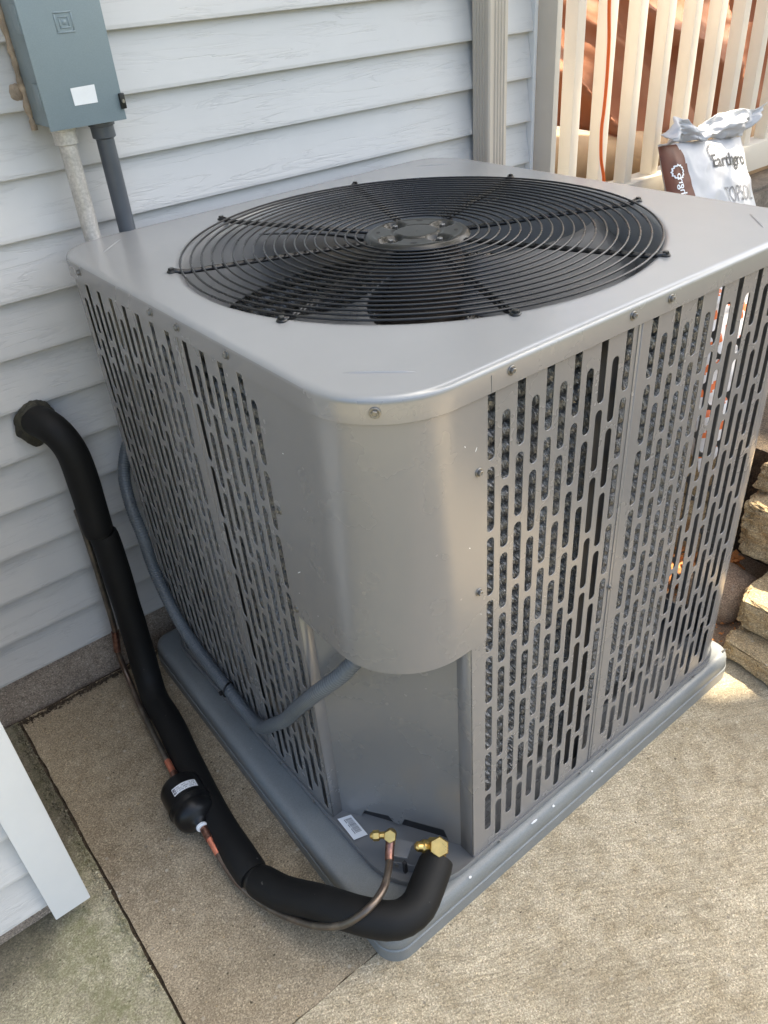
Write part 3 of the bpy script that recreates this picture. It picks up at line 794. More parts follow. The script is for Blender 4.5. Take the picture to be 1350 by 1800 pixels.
# --- service valves in the recess
def hexcap(mb, o, ax, r, h, seg=6, mi=0):
    mb.lathe([(r * .86, 0), (r, h * .12), (r, h * .86), (r * .9, h), (r * .55, h * 1.0)], o, ax, seg, mi)
def valves():
    # mounting bracket between the two valves
    q = [Vector((.0475, .1035)), Vector((.0672, .0742)), Vector((.0388, .0585)), Vector((.0225, .0795))]
    mb = MB(); vs = [(p.x, p.y, .1165) for p in q] + [(p.x, p.y, .1185) for p in q]
    mb.add(vs, [(0, 1, 2, 3), (7, 6, 5, 4), (0, 4, 5, 1), (1, 5, 6, 2), (2, 6, 7, 3), (3, 7, 4, 0)])
    d = (q[2] - q[3]).normalized(); n = Vector((d.y, -d.x)); a = q[3] - d * .004; b = q[2] + d * .012
    w = [a, b, b + n * .002, a + n * .002]
    vs = [(p.x, p.y, .083) for p in w] + [(p.x, p.y, .102) for p in w]
    mb.add(vs, [(3, 2, 1, 0), (4, 5, 6, 7), (0, 1, 5, 4), (1, 2, 6, 5), (2, 3, 7, 6), (3, 0, 4, 7)])
    br = mb.build('valve_bracket', M['pan'], ac)
    c0 = a.lerp(b, .28) + n * .002
    MB().lathe([(.0042, 0), (.0042, .003), (.003, .0036)], (c0.x, c0.y, .095), (n.x, n.y, 0), 6).build('bolt', M['steel'], br)
    MB().box((.0300, .056, .0835), (.036, .062, .112)).build('bracket_tab', M['dark'], br)
    # small liquid valve
    c = Vector((.0365, .098, .146)); up = Vector((-.42, -.50, .76)).normalized()
    lft = Vector((-.72, .50, .05)).normalized()
    mb = MB()
    mb.lathe([(.009, 0), (.0102, .003), (.0102, .016), (.009, .019)], c - up * .012, up, 16)
    mb.lathe([(.0085, 0), (.0085, .016), (.006, .018)], c + Vector((.0, .0, -.002)), Vector((-.30, -.22, -.92)), 14)
    mb.lathe([(.006, 0), (.006, .022)], c, lft, 12)
    v = mb.build('service_valve', M['brass'], ac, True, 35)
    mb = MB(); hexcap(mb, c + up * .012, up, .0115, .013); mb.lathe([(.0075, .012), (.0075, .0136)], c + up * .012, up, 16); mb.build('cap', M['brass'], v)
    mb = MB(); hexcap(mb, c + lft * .02, lft, .0092, .012); mb.lathe([(.006, .011), (.006, .015), (.0035, .018)], c + lft * .019, lft, 14); mb.build('cap', M['brass'], v)
    # large suction valve
    c = Vector((.093, .036, .125)); up = Vector((-.34, -.46, .82)).normalized(); ax = Vector((.30, -.22, .12)).normalized()
    side = Vector((-.80, .58, .16)).normalized()
    mb = MB()
    mb.lathe([(.010, 0), (.0125, .004), (.0125, .03), (.011, .034)], c - up * .016, up, 18)
    mb.lathe([(.0115, 0), (.0148, .004), (.0148, .016), (.0095, .021)], c - up * .002, side, 6)
    mb.lathe([(.0115, 0), (.0115, .03)], c, Vector((-.25, -.35, -.9)), 16)
    v = mb.build('service_valve', M['brass'], ac, True, 35)
    mb = MB(); hexcap(mb, c + up * .014, up, .0175, .02); mb.lathe([(.0125, .0195), (.0125, .0208)], c + up * .014, up, 20); mb.build('cap', M['brass'], v)
    s0 = c + side * .014 + up * .006
    mb = MB(); mb.lathe([(.0075, 0), (.0075, .006), (.0118, .0065), (.0118, .015), (.0092, .018), (.0085, .026), (.0045, .030)], s0, (side + up * .25).normalized(), 14); mb.build('cap', M['brass'], v, True, 35)
    # barcode sticker on the base pan corner
    pts = [Vector((.0035, .2235, .0846)), Vector((.001, .168, .0846)), Vector((.027, .160, .0846)), Vector((.0285, .214, .0846))]
    st = obj('sticker', mesh('sticker', pts, [(0, 1, 2, 3)], M['paper']), ac)
    mb = MB(); rnd = random.Random(7); y = .215
    A, B, C_, D_ = pts
    t = .12
    while t < .78:
        w = rnd.uniform(.008, .022)
        f = lambda s, q: A.lerp(B, s).lerp(D_.lerp(C_, s), q) + Vector((0, 0, .0004))
        mb.add([f(t, .42), f(t + w, .42), f(t + w, .86), f(t, .86)], [(0, 1, 2, 3)]); t += w + rnd.uniform(.010, .02)
    for s0_, s1_, q in ((.12, .30, .32), (.36, .5, .32), (.55, .8, .32)):
        mb.add([f(s0_, q), f(s1_, q), f(s1_, q + .05), f(s0_, q + .05)], [(0, 1, 2, 3)])
    mb.build('barcode', M['print_grey'], st)
valves()

# ================================================================== refrigerant lines
def sleeve(name, pts, r, parent, mat, seed=0, seg=22, endr=.94, wob=.0012):
    P = catmull(pts, .012); n = len(P)
    rr = [r + wob * mn.noise(Vector((i * .17, seed, 0))) for i in range(n)]
    rr[0] *= endr; rr[-1] *= endr
    return MB().tube(P, rr, seg).build(name, mat, parent, True, 60)
suc = thing('insulated_pipe', 'thick black foam insulated pipe running from the siding down to the brass valve', 'insulated pipe', (-.12, .6, 0))
PR = .0305
sleeve('insulation_sleeve', [(-.123, .985, .700), (-.112, .950, .699), (-.098, .922, .680), (-.087, .909, .635), (-.086, .905, .555), (-.090, .899, .470), (-.0905, .897, .447)], PR + .001, suc, M['foam'], 1)
sleeve('insulation_sleeve', [(-.084, .897, .443), (-.083, .893, .40), (-.087, .884, .289), (-.094, .866, .150), (-.104, .838, .067), (-.116, .785, .034), (-.121, .707, .031), (-.142, .564, .031), (-.159, .433, .031), (-.166, .321, .033), (-.168, .258, .036)], PR, suc, M['foam'], 2)
sleeve('insulation_sleeve', [(-.166, .247, .038), (-.148, .186, .054), (-.118, .118, .083), (-.084, .047, .101), (-.052, .003, .104), (-.026, -.012, .104), (.004, -.012, .105), (.030, .000, .107), (.055, .012, .112), (.079, .024, .117)], PR, suc, M['foam'], 3)
MB().tube([(-.0905, .898, .456), (-.083, .895, .432)], .0255, 18).build('pipe_core', M['tie'], suc, True)
MB().tube([(-.168, .263, .036), (-.165, .240, .039)], .0262, 18).build('pipe_core', M['tie'], suc, True)

# dark sealant round the hole in the siding
def blob(name, c, rx, ry, rz, seed, mat, parent, n=28):
    vs = []; fs = []
    for i in range(n + 1):
        th = pi * i / n
        for k in range(2 * n):
            ph = pi * k / n; d = Vector((sin(th) * cos(ph), sin(th) * sin(ph), cos(th)))
            f = 1 + .16 * mn.noise(d * 1.8 + Vector((seed, 0, 0))) + .05 * mn.noise(d * 7 + Vector((seed, 3, 0)))
            vs.append((c[0] + d.x * rx * f, c[1] + d.y * ry * f, c[2] + d.z * rz * f))
    for i in range(n):
        for k in range(2 * n):
            k2 = (k + 1) % (2 * n); fs.append((i * 2 * n + k, (i + 1) * 2 * n + k, (i + 1) * 2 * n + k2, i * 2 * n + k2))
    return obj(name, mesh(name, vs, fs, mat, True), parent)
blob('wall_seal', (-.120, .979, .692), .044, .021, .045, 3, M['sealant'], suc)

liq = thing('liquid_line', 'thin bare copper tube with black filter drier lying beside the foam pipe', 'copper pipe', (-.16, .55, 0))
LR = .0068
def cu(name, pts, r, mat, seg=12):
    return MB().tube(catmull(pts, .008), r, seg).build(name, mat, liq, True, 60)
cu('tube', [(-.112, .930, .50), (-.113, .926, .431), (-.115, .925, .345), (-.1205, .921, .205), (-.1235, .920, .164)], LR, M['copper'])
cu('coupling', [(-.1235, .920, .166), (-.133, .918, .112)], LR * 1.3, M['copper_braze'])
cu('tube', [(-.133, .918, .114), (-.1345, .905, .055), (-.139, .870, .032), (-.151, .799, .033), (-.165, .68, .036), (-.1735, .605, .0405)], LR, M['copper'])
cu('bright_band', [(-.1735, .605, .0405), (-.178, .565, .043)], LR * 1.02, M['copper_bright'])
cu('braze_joint', [(-.178, .566, .043), (-.1815, .531, .045)], LR * 1.28, M['copper_braze'])
ax0 = Vector((-.1835, .533, .0475)); ax1 = Vector((-.1945, .398, .0475)); axd = (ax1 - ax0).normalized()
fd = MB(); L = (ax1 - ax0).length
FS = 1.09
fd.lathe([(q * FS if q > .012 else q, h) for q, h in [(.0085, 0), (.0105, .004), (.026, .0055), (.0355, .009), (.039, .0155), (.0395, .022), (.0395, .062), (.0408, .0625), (.0408, .069), (.0395, .0695), (.0385, .078), (.0372, .081), (.0378, .084), (.0375, .092), (.034, .102), (.026, .109), (.018, .113), (.0125, .118), (.0095, .126)]], ax0, axd, 40)
drier = fd.build('filter_drier', M['filter'], liq, True, 40)
rings_ = MB(); rings_.lathe([(.0112, 0), (.0112, .006), (.0095, .008)], ax0 + axd * .1205, axd, 20)
rings_.build('collar', M['paper'], drier, True, 40)
# curved label on the drier
u = Vector((0, 0, 1)); u = (u - axd * u.dot(axd)).normalized(); w_ = axd.cross(u)
def drum(ang, s, r=.0399): return ax0 + axd * s + (u * cos(ang) + w_ * sin(ang)) * r
def drum_patch(a0, a1, s0, s1, r, n=14):
    vs = []; fs = []
    for k in range(n + 1):
        a = a0 + (a1 - a0) * k / n; vs += [drum(a, s0, r), drum(a, s1, r)]
    for k in range(n): fs.append((2 * k, 2 * k + 1, 2 * k + 3, 2 * k + 2))
    return vs, fs
# find which side faces the camera
cdir = (Vector(camo.location) - (ax0 + axd * .06)); ca = atan2(cdir.dot(w_), cdir.dot(u))
sgn = 1 if w_.x > 0 else -1
A0, A1 = ca - .60 + .2 * sgn, ca + .60 + .2 * sgn
lb = MB(); lb.add(*drum_patch(A0, A1, .040, .0585, .0398 * FS + .0001)); lbo = lb.build('label', M['paper'], drier, True)
pr = MB(); rnd = random.Random(3)
left = A1 if sgn < 0 else A0; dirn = -1 if sgn < 0 else 1
def at(t): return left + dirn * t * (A1 - A0)
for t0, t1, s0, s1 in ((.02, .10, .0425, .050), (.02, .10, .0515, .0565), (.115, .14, .0425, .0565)):
    pr.add(*drum_patch(min(at(t0), at(t1)), max(at(t0), at(t1)), s0, s1, .0403 * FS, 3))
for t in [.18 + .045 * i for i in range(17)]:
    for j in range(3):
        if rnd.random() < .75:
            s = .0435 + j * .0048; pr.add(*drum_patch(min(at(t), at(t + .02)), max(at(t), at(t + .02)), s, s + rnd.uniform(.0018, .0032), .0403 * FS, 2))
pr.build('label_print', M['print_grey'], lbo)
cu('braze_joint', [(-.1918, .406, .045), (-.1937, .378, .042)], LR * 1.25, M['copper_braze'])
cu('bright_band', [(-.1937, .379, .042), (-.1952, .345, .034)], LR * 1.02, M['copper_bright'])
cu('tube', [(-.1952, .346, .034), (-.1955, .30, .0255), (-.192, .262, .0235), (-.179, .200, .030), (-.160, .137, .052), (-.138, .082, .080), (-.110, .040, .113), (-.075, .022, .140), (-.036, .032, .138), (-.006, .056, .126), (.012, .074, .122), (.0195, .083, .126)], LR, M['copper'])
cu('braze_joint', [(.012, .0745, .122), (.0200, .0835, .126), (.0315, .0945, .136)], LR * 1.2, M['copper_braze'])

# ================================================================== electrical
bx = thing('disconnect_box', 'blue-grey steel electrical disconnect box on the siding above two conduits', 'electrical box', (.11, .94, 1.2))
X0, X1, YF, ZB, ZT = .042, .1775, .893, 1.209, 1.53
cover = MB().box((X0, YF, ZB), (X1, YF + .0035, ZT)).mesh('cover', M['box']); bevel_mesh(cover, .0012)
cv = obj('cover', cover, bx)
bbox('enclosure', (X0 + .004, YF + .0045, ZB + .005), (X1 - .004, WY + .004, ZT - .004), M['box'], bx, .0015)
bbox('hinge', (X0 - .001, YF + .0042, ZB + .14), (X0 + .0038, YF + .03, ZB + .18), M['box'], bx, .001)
bbox('hinge', (X0 - .001, YF + .0042, ZB + .03), (X0 + .0038, YF + .03, ZB + .07), M['box'], bx, .001)
# embossed nested squares
ex, ez = .1105, 1.3595
def frame_sq(mb, r, t, h):
    for a, b in (((-r, -r), (r, -r + t)), ((-r, r - t), (r, r)), ((-r, -r + t), (-r + t, r - t)), ((r - t, -r + t), (r, r - t))):
        mb.box((ex + a[0], YF - h, ez + a[1]), (ex + b[0], YF + .001, ez + b[1]))
mb = MB(); frame_sq(mb, .0150, .0026, .0011); frame_sq(mb, .0085, .0022, .0011); mb.box((ex - .0038, YF - .0004, ez - .0038), (ex + .0038, YF + .001, ez + .0038))
obj('embossed_squares', bevel_mesh(mb.mesh('embossed_squares', M['box']), .0006, 1), cv)
mb = MB(); mb.add([(.093, YF - .0006, 1.2415), (.1335, YF - .0006, 1.2415), (.1345, YF - .0006, 1.2685), (.0925, YF - .0006, 1.2675)], [(0, 1, 2, 3)]); mb.build('blank_sticker', M['paper'], cv)
lt = bbox('latch', (X1 - .006, YF - .006, 1.226), (X1 + .003, YF + .004, 1.25), M['tie'], bx, .0015)
MB().lathe([(.003, 0), (.003, .002)], (X1 - .0022, YF - .0062, 1.238), (0.35, -1, 0), 12).build('rivet', M['steel'], lt)
# ragged bead of caulk down the left side
mb = MB(); P = []; RR = []
for i in range(70):
    z = ZB - .004 + i * .0047; P.append((X0 + .001 + .002 * mn.noise(Vector((z * 40, 0, 0))), WY - .003, z))
    RR.append(.0055 + .0028 * mn.noise(Vector((z * 60, 5, 0))) + .0016 * mn.noise(Vector((z * 190, 9, 0))))
mb.tube(P, RR, 10); ck = mb.build('sealant_bead', M['caulk'], bx, True)
blob('sealant_smear', (X0 - .009, WY + .0045, 1.262), .013, .004, .016, 8, M['caulk'], bx, 14)

cw = thing('conduit', 'pale galvanised conduit dropping from the electrical box behind the air conditioner', 'conduit', (.076, .935, 0))
MB().tube([(.0775, .936, 1.186), (.0775, .936, .0)], .0152, 22).build('pipe', M['conduit_white'], cw, True, 60)
MB().lathe([(.016, 0), (.0205, .002), (.0205, .022), (.0225, .023), (.0225, .028)], (.0775, .936, 1.180), (0, 0, 1), 24).build('connector', M['conduit_white'], cw, True, 40)
cg = thing('flexible_conduit', 'blue-grey flexible conduit looping from the electrical box round the side of the air conditioner', 'conduit', (.146, .935, 0))
MB().tube([(.146, .936, 1.186), (.146, .936, .86)], .0158, 22).build('rigid_drop', M['conduit_grey'], cg, True, 60)
MB().lathe([(.017, 0), (.0205, .002), (.0205, .020), (.023, .021), (.023, .028)], (.146, .936, 1.180), (0, 0, 1), 24).build('connector', M['conduit_grey'], cg, True, 40)
wp = catmull([(.146, .936, .86), (.146, .946, .78), (.118, .952, .70), (.055, .951, .62), (.006, .922, .555), (-.0145, .880, .495), (-.0155, .858, .425), (-.0155, .845, .330), (-.0155, .785, .236), (-.0155, .690, .191), (-.0155, .572, .168), (-.0155, .505, .155), (-.0165, .455, .162), (-.0175, .415, .192), (-.0175, .365, .246), (-.0165, .317, .299), (-.017, .255, .383), (-.008, .198, .458), (.020, .152, .520), (.055, .128, .58), (.075, .12, .655)], .0014)
rr = [.0128 + (.0006, .0006, -.0005, -.0005)[i % 4] for i in range(len(wp))]
whip = MB().tube(wp, rr, 18).build('flexible_sleeve', M['whip'], cg, True)
# cable tie holding it to the louvres
tz = catmull([(-.0155 + .0148 * cos(a), .575 + .006 * cos(a), .1685 + .0148 * sin(a)) for a in [2 * pi * k / 16 for k in range(17)]], .004)
ct = thing('cable_tie', 'black cable tie strapping the flexible conduit to the louvred side', 'cable tie', (-.02, .575, .168))
MB().tube(tz, .0021, 8).build('strap', M['tie'], ct, True)
bbox('tie_head', (-.0365, .5715, .166), (-.0295, .5785, .174), M['tie'], ct, .001)

# ================================================================== railing
rl = thing('porch_railing', 'cream railing with square balusters standing right of the downspout', 'railing', (2.0, 1.0, .6))
bbox('post', (1.3235, .920, .55), (1.3425, .983, 2.2), M['post'], rl, .0015)
BX0 = 1.467; BS = .1312
bal = bevel_mesh(MB().box((0, .975, .795), (.033, 1.017, 1.9)).mesh('baluster', M['rail']), .0015)
for k in range(16): obj('baluster', bal, rl, (BX0 + k * BS, 0, 0))
bbox('bottom_rail', (1.343, .955, .708), (3.9, 1.032, .797), M['rail'], rl, .002)
bbox('top_rail', (1.343, .955, 1.90), (3.9, 1.032, 1.99), M['rail'], rl, .002)
bbox('post', (3.9, .94, .3), (3.99, 1.045, 2.2), M['rail'], rl, .002)

deck = thing('deck', 'weathered grey-brown deck edge below the cream railing', 'deck', (2.6, 1.8, .3))
for k in range(14): bbox('deck_board', (1.335, 1.01 + k * .142, .585), (4.6, 1.01 + k * .142 + .137, .61), M['deckwood'], deck, .003)
bbox('fascia_board', (1.335, .985, .43), (4.6, 1.008, .60), M['deckwood'], deck, .003)
MB().box((1.335, 1.012, 0), (4.6, 1.03, .428)).build('skirt', M['dark'], deck)

cd = thing('extension_cord', 'bright orange extension cord hanging down in front of the second baluster', 'cord', (1.56, .94, .8))
MB().tube(catmull([(1.545, .945, 1.60), (1.547, .945, 1.42), (1.5505, .945, 1.283), (1.561, .944, 1.19), (1.5645, .944, 1.10), (1.563, .944, 1.03), (1.559, .944, .975), (1.566, .943, .90), (1.586, .942, .835), (1.59, .94, .74), (1.57, .93, .60)], .012), .0047, 10).build('cable', M['cord'], cd, True)

# crumpled tarp heaped on the deck behind the balusters
def tarp():
    vs = []; fs = []; nx, ns = 170, 110
    for j in range(ns + 1):
        s = j / ns
        for i in range(nx + 1):
            x = 1.36 + 3.0 * i / nx
            z = max(.74, 1.03 - .30 * (x - 1.4)) + 1.15 * s ** .9; y = 1.34 + .75 * s ** 1.5
            p = Vector((x * 1.5 + s * .9, s * 1.6 - x * .35, 2.3))
            rid = 1 - abs(mn.noise(p * 1.5)) * 2; rid2 = 1 - abs(mn.noise(p * 3.7 + Vector((4, 1, 0)))) * 2
            f = .12 * rid * rid + .045 * rid2 * abs(rid2) + .006 * (1 - abs(mn.noise(p * 9)) * 2)
            f += .22 * mn.noise(Vector((x * 1.1, s * 1.4, 7)))
            vs.append((x + .04 * mn.noise(p * 3), y - f, z + .10 * mn.noise(p * 1.2 + Vector((9, 0, 0))) * (.3 + s)))
    for j in range(ns):
        for i in range(nx):
            q = j * (nx + 1) + i; fs.append((q, q + 1, q + nx + 2, q + nx + 1))
    t = obj('tarp', mesh('tarp', vs, fs, M['tarp'], True))
    md = t.modifiers.new('thickness', 'SOLIDIFY'); md.thickness = .002
    tag(t, 'crumpled brown plastic tarp heaped on the deck behind the balusters', 'tarp')
    # rolled tan cloth under it
    r = MB(); P = catmull([(1.38, 1.24, .90), (1.75, 1.23, .83), (2.2, 1.22, .765), (2.7, 1.23, .72), (3.6, 1.25, .70)], .02)
    r.tube(P, [.088 + .014 * mn.noise(Vector((i * .09, 2, 0))) for i in range(len(P))], 26)
    P2 = [p + Vector((0, -.012, -.115)) for p in P]
    r.tube(P2, [.075 + .012 * mn.noise(Vector((i * .11, 6, 0))) for i in range(len(P))], 26)
    c = r.build('canvas_roll', M['canvas'], None, True)
    tag(c, 'tan rolled canvas lying under the brown tarp behind the railing', 'canvas')
tarp()

# ================================================================== stones and terrace
def rough_block(name, size, seed, mat, rough=.012, n=26, pw=14, smooth=False):
    sx, sy, sz = size; vs = {}; V = []; F = []
    def vid(p):
        k = (round(p[0], 5), round(p[1], 5), round(p[2], 5))
        if k not in vs: vs[k] = len(V); V.append(Vector(p))
        return vs[k]
    for ax in range(3):
        for s in (-1, 1):
            for i in range(n):
                for j in range(n):
                    q = []
                    for di, dj in ((0, 0), (1, 0), (1, 1), (0, 1)):
                        c = [0, 0, 0]; c[ax] = s; c[(ax + 1) % 3] = -1 + 2 * (i + di) / n; c[(ax + 2) % 3] = -1 + 2 * (j + dj) / n
                        q.append(vid(c))
                    F.append(tuple(q if s > 0 else q[::-1]))
    out = []
    for p in V:
        d = (abs(p.x) ** pw + abs(p.y) ** pw + abs(p.z) ** pw) ** (1 / pw)
        b = p / d
        w = Vector((b.x * sx / 2, b.y * sy / 2, b.z * sz / 2))
        q = w * 1.0 + Vector((seed * 3.1, seed * 1.7, 0))
        nn = p.normalized()
        chip = abs(mn.noise(q * 13 + Vector((3, 0, 0)))) * 1.6 + abs(mn.noise(q * 34)) * .9
        a = mn.noise(q * 7) * .9 + mn.noise(q * 70) * .35 + mn.noise(q * 150) * .25 - chip * .9
        side = 1 if abs(p.z) < .94 else .3
        edge = sorted((abs(p.x), abs(p.y), abs(p.z)))[1]
        out.append(w + nn * a * rough * (side + (.6 if edge > .9 else 0)))
    me = mesh(name, out, F, mat, smooth); return me
stones = [
    ('lowest', (.955, -.36, 0.0), (.155, .39, .056), -4, 'stone', 'lowest flat split block against the right end of the pad'),
    ('second', (1.030, -.34, .056), (.19, .385, .092), 5, 'stone', 'thick rough block lying on the lowest flat block'),
    ('third', (1.165, -.28, .145), (.20, .43, .155), 3, 'stone', 'tall brown faced block behind the thick rough block'),
    ('fourth', (1.225, -.02, .302), (.10, .175, .07), 2, 'stone', 'small grey block on top of the tall brown faced block'),
    ('fifth', (1.235, -.22, .302), (.11, .17, .075), -6, 'stone', 'small block at the photo edge beside the small grey block'),
    ('rear', (1.21, .25, .0), (.19, .34, .17), -3, 'stone', 'long block behind the right side louvres, lower of two'),
    ('rear2', (1.25, .24, .171), (.17, .36, .15), 4, 'stone', 'long block behind the right side louvres, upper of two'),
    ('rear3', (1.22, .62, .0), (.19, .34, .30), 2, 'stone', 'squat block at the deck end behind the air conditioner'),
]
for i, (k, lo, sz, rz, mt, lab) in enumerate(stones):
    me = rough_block('stone_block', sz, i + 1, M[mt], .011 if k != 'third' else .015)
    o = obj('stone_block', me, None, (lo[0] + sz[0] / 2, lo[1] + sz[1] / 2, lo[2] + sz[2] / 2)); o.rotation_euler = (0, 0, radians(rz))
    tag(o, lab, 'stone block', 'stacked blocks of the low garden wall')
o = obj('boulder', rough_block('boulder', (.17, .17, .115), 21, M['boulder'], .006, 22, 3, True), None, (1.125, .135, .045)); tag(o, 'smooth brown boulder between the air conditioner and the block wall', 'boulder')
tb = MB(); tb.box((1.34, -1.6, -.04), (4.5, .984, .335)); o = tb.build('terrace_soil', M['soil']); o['kind'] = 'structure'
tb = MB(); tb.box((.985, -.05, -.03), (1.36, .984, .012)); o = tb.build('gravel_strip', M['boulder']); o['kind'] = 'structure'
mb = MB(); rnd = random.Random(8)
for i in range(260):
    x, y = rnd.uniform(1.09, 1.26), rnd.uniform(.16, .30); z = .018 + rnd.random() * .035 + .1 * max(0, x - 1.15)
    a = rnd.uniform(0, pi); l = rnd.uniform(.008, .028); w = l * .3; t = rnd.uniform(.001, .003)
    R = Matrix.Rotation(a, 3, 'Z') @ Matrix.Rotation(rnd.uniform(-.6, .6), 3, 'X') @ Matrix.Rotation(rnd.uniform(-.5, .5), 3, 'Y')
    k = MB().box((-l, -w, -t), (l, w, t)); mb.add([R @ v + Vector((x, y, z)) for v in k.v], k.f)
o = mb.build('wood_chips', M['chips']); o['kind'] = 'stuff'

# ================================================================== bags
def make_bag(name, origin, ux, vx, Wd, Ht, thick, parent, seed, mats, matfn, folds=.01):
    ux = Vector(ux).normalized(); vx = Vector(vx); vx = (vx - ux * vx.dot(ux)).normalized(); nn = ux.cross(vx).normalized()
    if nn.y > 0: nn = -nn
    nu, nv = 90, 100
    def S(u, v, off=0., front=True):
        e = max(0., (1 - abs(2 * u - 1) ** 3.2)) ** .55 * max(0., (1 - abs(2 * v - 1) ** 4)) ** .5
        q = Vector((u * 3.1 + seed, v * 4.3, seed))
        f = folds * (1 - abs(mn.noise(q * 1.6)) * 2.2) + folds * .6 * mn.noise(Vector((u * 6, v * 19 + u * 4, seed))) + folds * .25 * mn.noise(q * 6)
        n_ = thick * .5 * e
        edge = .006 * mn.noise(Vector((v * 9, seed, 1 if u > .5 else 4)))
        p = Vector(origin) + ux * (Wd * u + (edge if u in (0., 1.) else 0)) + vx * (Ht * v)
        return p + nn * ((n_ + f * min(1, e * 1.5 + .15)) if front else (-n_ + f * .3)) + nn * off
    vs = []; fs = []; mi = []
    for fr in (True, False):
        k0 = len(vs)
        for j in range(nv + 1):
            for i in range(nu + 1): vs.append(S(i / nu, j / nv, 0, fr))
        for j in range(nv):
            for i in range(nu):
                q = k0 + j * (nu + 1) + i; f = (q, q + 1, q + nu + 2, q + nu + 1)
                fs.append(f if not fr else f[::-1]); mi.append(matfn((i + .5) / nu, (j + .5) / nv) if fr else 0)
    me = mesh(name, vs, fs, mats, True); me.polygons.foreach_set('material_index', mi)
    return me, S
bt = thing('topsoil_bag', 'half empty white topsoil bag with brown side strip leaning on the railing', 'soil bag', (2.0, .8, .335))
def strip(u, v): return 1 if (u < .165 + .02 * sin(v * 9) + .02 * v and v > .01) else 0
bme, S = make_bag('bag_body', (1.775, .905, .905), (.456, 0, -.05), (.13, -.42, -.9), .455, .62, .075, bt, 2.3, [M['bag'], M['bag_brown']], strip, .006)
body = obj('bag_body', bme, bt)
# flopped open mouth above the fill line
vs = []; fs = []; nu, nv = 110, 26
for j in range(nv + 1):
    t = j / nv
    for i in range(nu + 1):
        u = i / nu
        base = S(u, 0.0); pk = max(0, (u - .62) / .38)
        hgt = .055 + .018 * sin(u * 11) + .05 * pk ** 2.2 - .03 * max(0, 1 - u / .12)
        out = .028 * sin(pi * t) * (1.0 + .7 * sin(u * 17 + 1)) + .02 * mn.noise(Vector((u * 9, t * 3, 5))) + .006 * (1 - abs(mn.noise(Vector((u * 13, t * 5, 1)))) * 3)
        vs.append(base + Vector((.10 * pk ** 1.5 * t, -out - .012 * t * sin(u * 8), hgt * t + .010 * mn.noise(Vector((u * 9, t * 3, 2))) + .003 * (1 - abs(mn.noise(Vector((u * 16, t * 5, 8)))) * 3))))
for j in range(nv):
    for i in range(nu):
        q = j * (nu + 1) + i; fs.append((q, q + 1, q + nu + 2, q + nu + 1))
mo = obj('bag_mouth', mesh('bag_mouth', vs, fs, M['bag'], True), bt)
md = mo.modifiers.new('thickness', 'SOLIDIFY'); md.thickness = .002
def wrap_text(txt, u0, v0, u1, v1, mat, name='lettering', rot=False, bold=0., par=None, skew=0.):
    me = text_mesh(txt, 1.0, 0., bold)
    bm = bmesh.new(); bm.from_mesh(me)
    bmesh.ops.subdivide_edges(bm, edges=[e for e in bm.edges if e.calc_length() > .12], cuts=2, use_grid_fill=False)
    bmesh.ops.triangulate(bm, faces=bm.faces); bm.to_mesh(me); bm.free()
    xs = [v.co.x for v in me.vertices]; ys = [v.co.y for v in me.vertices]
    x0, x1, y0, y1 = min(xs), max(xs), min(ys), max(ys)
    for v in me.vertices:
        a = (v.co.x - x0) / (x1 - x0); b_ = (v.co.y - y0) / (y1 - y0)
        if rot: u = u0 + (u1 - u0) * b_; w = v0 + (v1 - v0) * a
        else: u = u0 + (u1 - u0) * a; w = v1 + (v0 - v1) * b_ + skew * a
        v.co = S(u, w, .0022)
    me.materials.clear(); me.materials.append(mat); me.update()
    return obj(name, me, par or body)
wrap_text('Earthgro', .46, .085, .90, .17, M['print'], bold=.012)
wrap_text('TOPSOIL', .54, .25, .90, .33, M['print_grey'])
rnd = random.Random(6); mb = MB()
for row, (v0, ua, ub) in enumerate(((.395, .60, .95), (.455, .58, .97), (.515, .50, .92))):
    uu = ua
    while uu < ub:
        w = rnd.uniform(.010, .022); hh = rnd.choice((.022, .03, .036))
        mb.add([S(uu, v0 + .036 - hh, .002), S(uu + w * .45, v0 + .036 - hh, .002), S(uu + w * .45, v0 + .036, .002), S(uu, v0 + .036, .002)], [(0, 1, 2, 3)])
        uu += w + (.02 if rnd.random() < .2 else .004)
mb.build('small_print', M['print_grey'], body)
wrap_text('Earthgro', .05, .34, .125, .15, M['paper'], rot=True, bold=.01)
# leafy ring emblem round the first letter
def ring_mark(uc, vc, ru, rv, t, a0, a1, mat, name):
    vs = []; fs = []; n = 36
    for k in range(n + 1):
        a = radians(a0 + (a1 - a0) * k / n)
        w = 1 + .10 * sin(k * 2.3)
        vs += [S(uc + ru * cos(a) * w, vc - rv * sin(a) * w, .002), S(uc + (ru - t) * cos(a) * w, vc - (rv - t * .75) * sin(a) * w, .002)]
    for k in range(n): fs.append((2 * k, 2 * k + 1, 2 * k + 3, 2 * k + 2))
    obj(name, mesh(name, vs, fs, mat), body)
ring_mark(.525, .085, .085, .06, .012, 20, 215, M['print_grey'], 'emblem')
ring_mark(.088, .145, .055, .035, .011, 0, 360, M['paper'], 'emblem')

# second bag seen through the louvres
ob = thing('printed_bag', 'white bag with orange print glimpsed through the right hand louvres', 'bag', (1.4, .45, .33))
def bands(u, v):
    k = mn.noise(Vector((u * 7, v * 3.2, 3))); b_ = (v * 9 + .7 * sin(u * 5)) % 1
    if .46 < u < .52 and .3 < v < .42: return 2
    return 1 if (b_ < .34 and k > -.05) else 0
me2, S2 = make_bag('bag_body', (1.12, .34, .80), (.62, .22, -.02), (.05, -.18, -.95), .55, .47, .14, ob, 6.1, [M['bag'], M['bag_orange'], M['bag_green']], bands, .012)
obj('bag_body', me2, ob)

